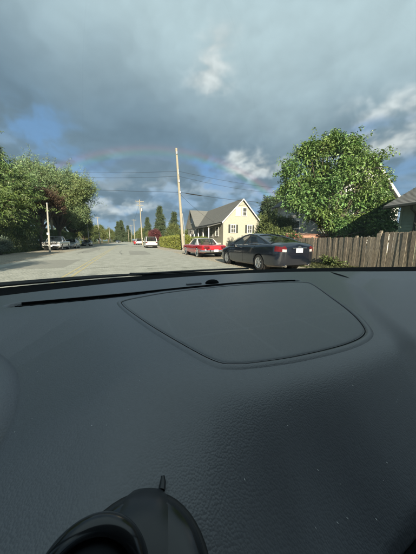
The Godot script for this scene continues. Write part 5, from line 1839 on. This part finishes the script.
# ---------------------------------------------------------------- phone holder on the dashboard
func build_mount() -> void:
	var gloss := mat(lin(0.010, 0.012, 0.015), 0.18, 0.0, 0.55)
	var satin := mat(lin(0.016, 0.018, 0.021), 0.3)
	var rubber := mat(lin(0.014, 0.014, 0.015), 0.6)
	var cx := -0.007
	var cz := -0.080
	var y := dash_plain(cx, cz)
	var dz := (dash_plain(cx, cz + 0.03) - dash_plain(cx, cz - 0.03)) / 0.06
	var dx := (dash_plain(cx + 0.03, cz) - dash_plain(cx - 0.03, cz)) / 0.06
	var up := Vector3(-dx, 1.0, -dz).normalized()
	var right := up.cross(Vector3.BACK).normalized()
	var bs := Basis(right, up, right.cross(up))
	var t := thing("phone_holder", "black suction cup phone holder with a glossy round collar on the dashboard", "phone holder", Vector3(cx, y, cz))
	t.scale = Vector3.ONE * 0.86
	var xf := Transform3D(bs, Vector3.ZERO)
	var b := MB.new()
	b.lathe([[0.0, 0.0005], [0.043, 0.0005], [0.0455, 0.002], [0.0455, 0.0045], [0.0435, 0.006], [0.041, 0.0062]], 48, xf)
	obj("suction_cup", b, rubber, t)
	b = MB.new()
	b.lathe([[0.0425, 0.005], [0.0423, 0.008], [0.0408, 0.0115], [0.037, 0.015], [0.030, 0.0182], [0.021, 0.0205], [0.012, 0.0215], [0.0, 0.0217]], 48, xf)
	obj("housing", b, gloss, t)
	# release lever lying across the housing, its tip on the dashboard
	b = MB.new()
	var ldir := (bs * Vector3(0.27, 0, -0.96)).normalized()
	var lside := ldir.cross(up).normalized()
	b.grid(10, 16, func(u, v):
		var r := lerpf(0.006, 0.0455, v)
		var w := lerpf(0.0175, 0.0140, v) * (1.0 - 0.25 * smoothstep(0.85, 1.0, v))
		var k: float = 2.0 * u - 1.0
		var hh := 0.0232 - 0.0202 * pow(r / 0.0475, 2.6)
		return ldir * r + lside * (w * k) + up * (hh + 0.0030 * (1.0 - pow(absf(k), 2.5))))
	b.grid(10, 16, func(u, v):
		var r := lerpf(0.006, 0.0455, v)
		var w := lerpf(0.0175, 0.0140, v) * (1.0 - 0.25 * smoothstep(0.85, 1.0, v))
		var k: float = 1.0 - 2.0 * u
		return ldir * r + lside * (w * k) + up * (0.0217 - 0.0202 * pow(r / 0.0475, 2.6)))
	b.tube([ldir * 0.046 + up * 0.003 + lside * 0.010, ldir * 0.051 + up * 0.0028 + lside * 0.0105, ldir * 0.0545 + up * 0.004 + lside * 0.010], [0.0028, 0.0024, 0.0014], 8)
	obj("lever", b, satin, t)
	# round arm with its glossy collar, pointing to the driver
	var inv := t.transform.affine_inverse()
	var o := inv * Vector3(-0.021, EYE.y - 0.140, -0.077)
	var axis := Vector3(-0.12, 0.52, 0.85).normalized()
	var ax := axis.cross(Vector3.FORWARD).normalized()
	var jb := Basis(ax, axis, ax.cross(axis))
	var jx := Transform3D(jb.scaled(Vector3.ONE / 0.86), o)
	b = MB.new()
	b.lathe([[0.010, -0.003], [0.0195, -0.003], [0.0212, -0.0018], [0.0224, 0.0004], [0.0231, 0.0028], [0.0231, 0.0042], [0.0226, 0.0062], [0.0214, 0.0076], [0.0200, 0.0082], [0.0184, 0.0082], [0.0176, 0.0074], [0.0172, 0.003]], 56, jx)
	obj("collar", b, gloss, t)
	b = MB.new()
	b.lathe([[0.0155, 0.001], [0.0155, 0.03], [0.0146, 0.055], [0.013, 0.066], [0.009, 0.071], [0.0, 0.072]], 56, jx)
	obj("arm", b, satin, t)
	b = MB.new()
	b.tube([up * 0.024 + Vector3(-0.006, 0, 0.006), o * 0.6 + up * 0.010, o - jb.y * 0.008], [0.016, 0.014, 0.014], 20)
	obj("neck", b, satin, t)

# ---------------------------------------------------------------- weeds and grass by the fence
func build_small_plants() -> void:
	var rng := RandomNumberGenerator.new()
	rng.seed = 19
	var bl := MB.new()
	for k in 9:
		var a := rng.randf() * TAU
		var d := Vector3(cos(a), 0, sin(a))
		var s := d.cross(Vector3.UP) * 0.07
		var p := d * rng.randf_range(0.0, 0.3)
		var m := p + d * 0.15 + Vector3(0, rng.randf_range(0.5, 0.8), 0)
		var e := m + d * rng.randf_range(0.15, 0.5) + Vector3(0, rng.randf_range(0.0, 0.35), 0)
		bl.quad(p - s, p + s, m + s * 0.7, m - s * 0.7)
		bl.tri(m - s * 0.7, m + s * 0.7, e)
	var tuft := bl.mesh()
	var lm := leafmat(Color.WHITE, 0.3, 0.6)
	var xfs := []
	var cols := []
	for k in 7000:
		var x := rng.randf_range(7.5, 9.55)
		var z := rng.randf_range(-36.0, 2.0)
		if k % 3 == 0: x = 9.5 - absf(rng.randfn(0.0, 0.15))
		if z > -27.3 and z < -23.2: continue
		var h := rng.randf_range(0.03, 0.08) if k % 3 else rng.randf_range(0.04, 0.12)
		xfs.append(Transform3D(Basis(Vector3.UP, rng.randf() * TAU).scaled(Vector3(0.25, h, 0.25)), Vector3(x, -0.03, z)))
		var q := rng.randf_range(0.7, 1.3)
		cols.append(Color(0.075 * q, 0.085 * q, 0.032 * q))
	for k in 6000:
		var x := -10.2 - absf(rng.randfn(0.0, 1.2))
		var z := rng.randf_range(-75.0, -6.0)
		xfs.append(Transform3D(Basis(Vector3.UP, rng.randf() * TAU).scaled(Vector3(0.3, rng.randf_range(0.1, 0.35), 0.3)), Vector3(x, -0.03, z)))
		var q := rng.randf_range(0.7, 1.3)
		cols.append(Color(0.08 * q, 0.11 * q, 0.03 * q))
	var g := Node3D.new()
	hang("grass", g, null)
	tag(g, "rough grass along the fence and under the left trees", "grass")
	g.set_meta("kind", "stuff")
	crown_mm(g, tuft, lm, xfs, cols, "blades")
	# leafy weeds against the fence behind the parked car and pink flowers beyond
	var cl := clump(17, 14, 0.6, 0.3, 0.2, 0.5)
	for k in 2:
		var t := thing("weed", ["broad leafy weed at the fence just right of the dark car", "second leafy weed at the foot of the fence", "tall weed under the overhanging branches", "low weed between the fence posts", "weed by the start of the taller pickets", "small weed at the fence behind the dark car"][k], "weed", Vector3(9.42, 0, [-7.6, -7.0, -6.2, -5.6, -5.0, -9.2][k]), 0.0, "weeds along the fence")
		var xs := []
		var cs := []
		for i in 26:
			var p := Vector3(rng.randfn(0, 0.12), rng.randf_range(0.05, [0.36, 0.2, 0.12, 0.1, 0.12, 0.3][k]), rng.randfn(0, 0.2))
			_leafy(rng, xs, cs, p, Vector3.UP, 0.16, Color(0.07, 0.10, 0.028), 0.3, 0.0)
		var b := MB.new()
		for i in 5: b.tube([Vector3(0, -0.05, 0), Vector3(rng.randfn(0, 0.1), 0.3, rng.randfn(0, 0.15))], [0.008, 0.004], 4)
		obj("stem", b, M.bark, t)
		crown_mm(t, cl, lm, xs, cs, "leaves")
	var f := thing("flowering_bush", "small bush with pink red flowers at the board fence behind the dark car", "bush", Vector3(10.2, 0, -10.6))
	var xa := []; var ca := []; var xb := []; var cb := []
	for i in 260:
		var d := rnd_dir(rng)
		var p := Vector3(0, 1.05, 0) + d * Vector3(0.75, 0.65, 0.45) * pow(rng.randf(), 0.4)
		_leafy(rng, xa, ca, p, d, 0.15, Color(0.07, 0.10, 0.03), 0.3, 0.0)
		if d.y > -0.2 and i % 2 == 0: _leafy(rng, xb, cb, p * Vector3(1.08, 1.04, 1.1), d, 0.075, Color(0.50, 0.10, 0.12), 0.3, 0.0)
	var sb := MB.new()
	for i in 6: sb.tube([Vector3(0, -0.05, 0), Vector3(rng.randfn(0, 0.25), 0.9, rng.randfn(0, 0.15))], [0.015, 0.006], 5)
	obj("stems", sb, M.bark, f)
	crown_mm(f, cl, lm, xa, ca, "leaves")
	crown_mm(f, clump(18, 12, 0.7, 0.4, 0.0), leafmat(Color.WHITE, 0.2, 0.6), xb, cb, "flowers")
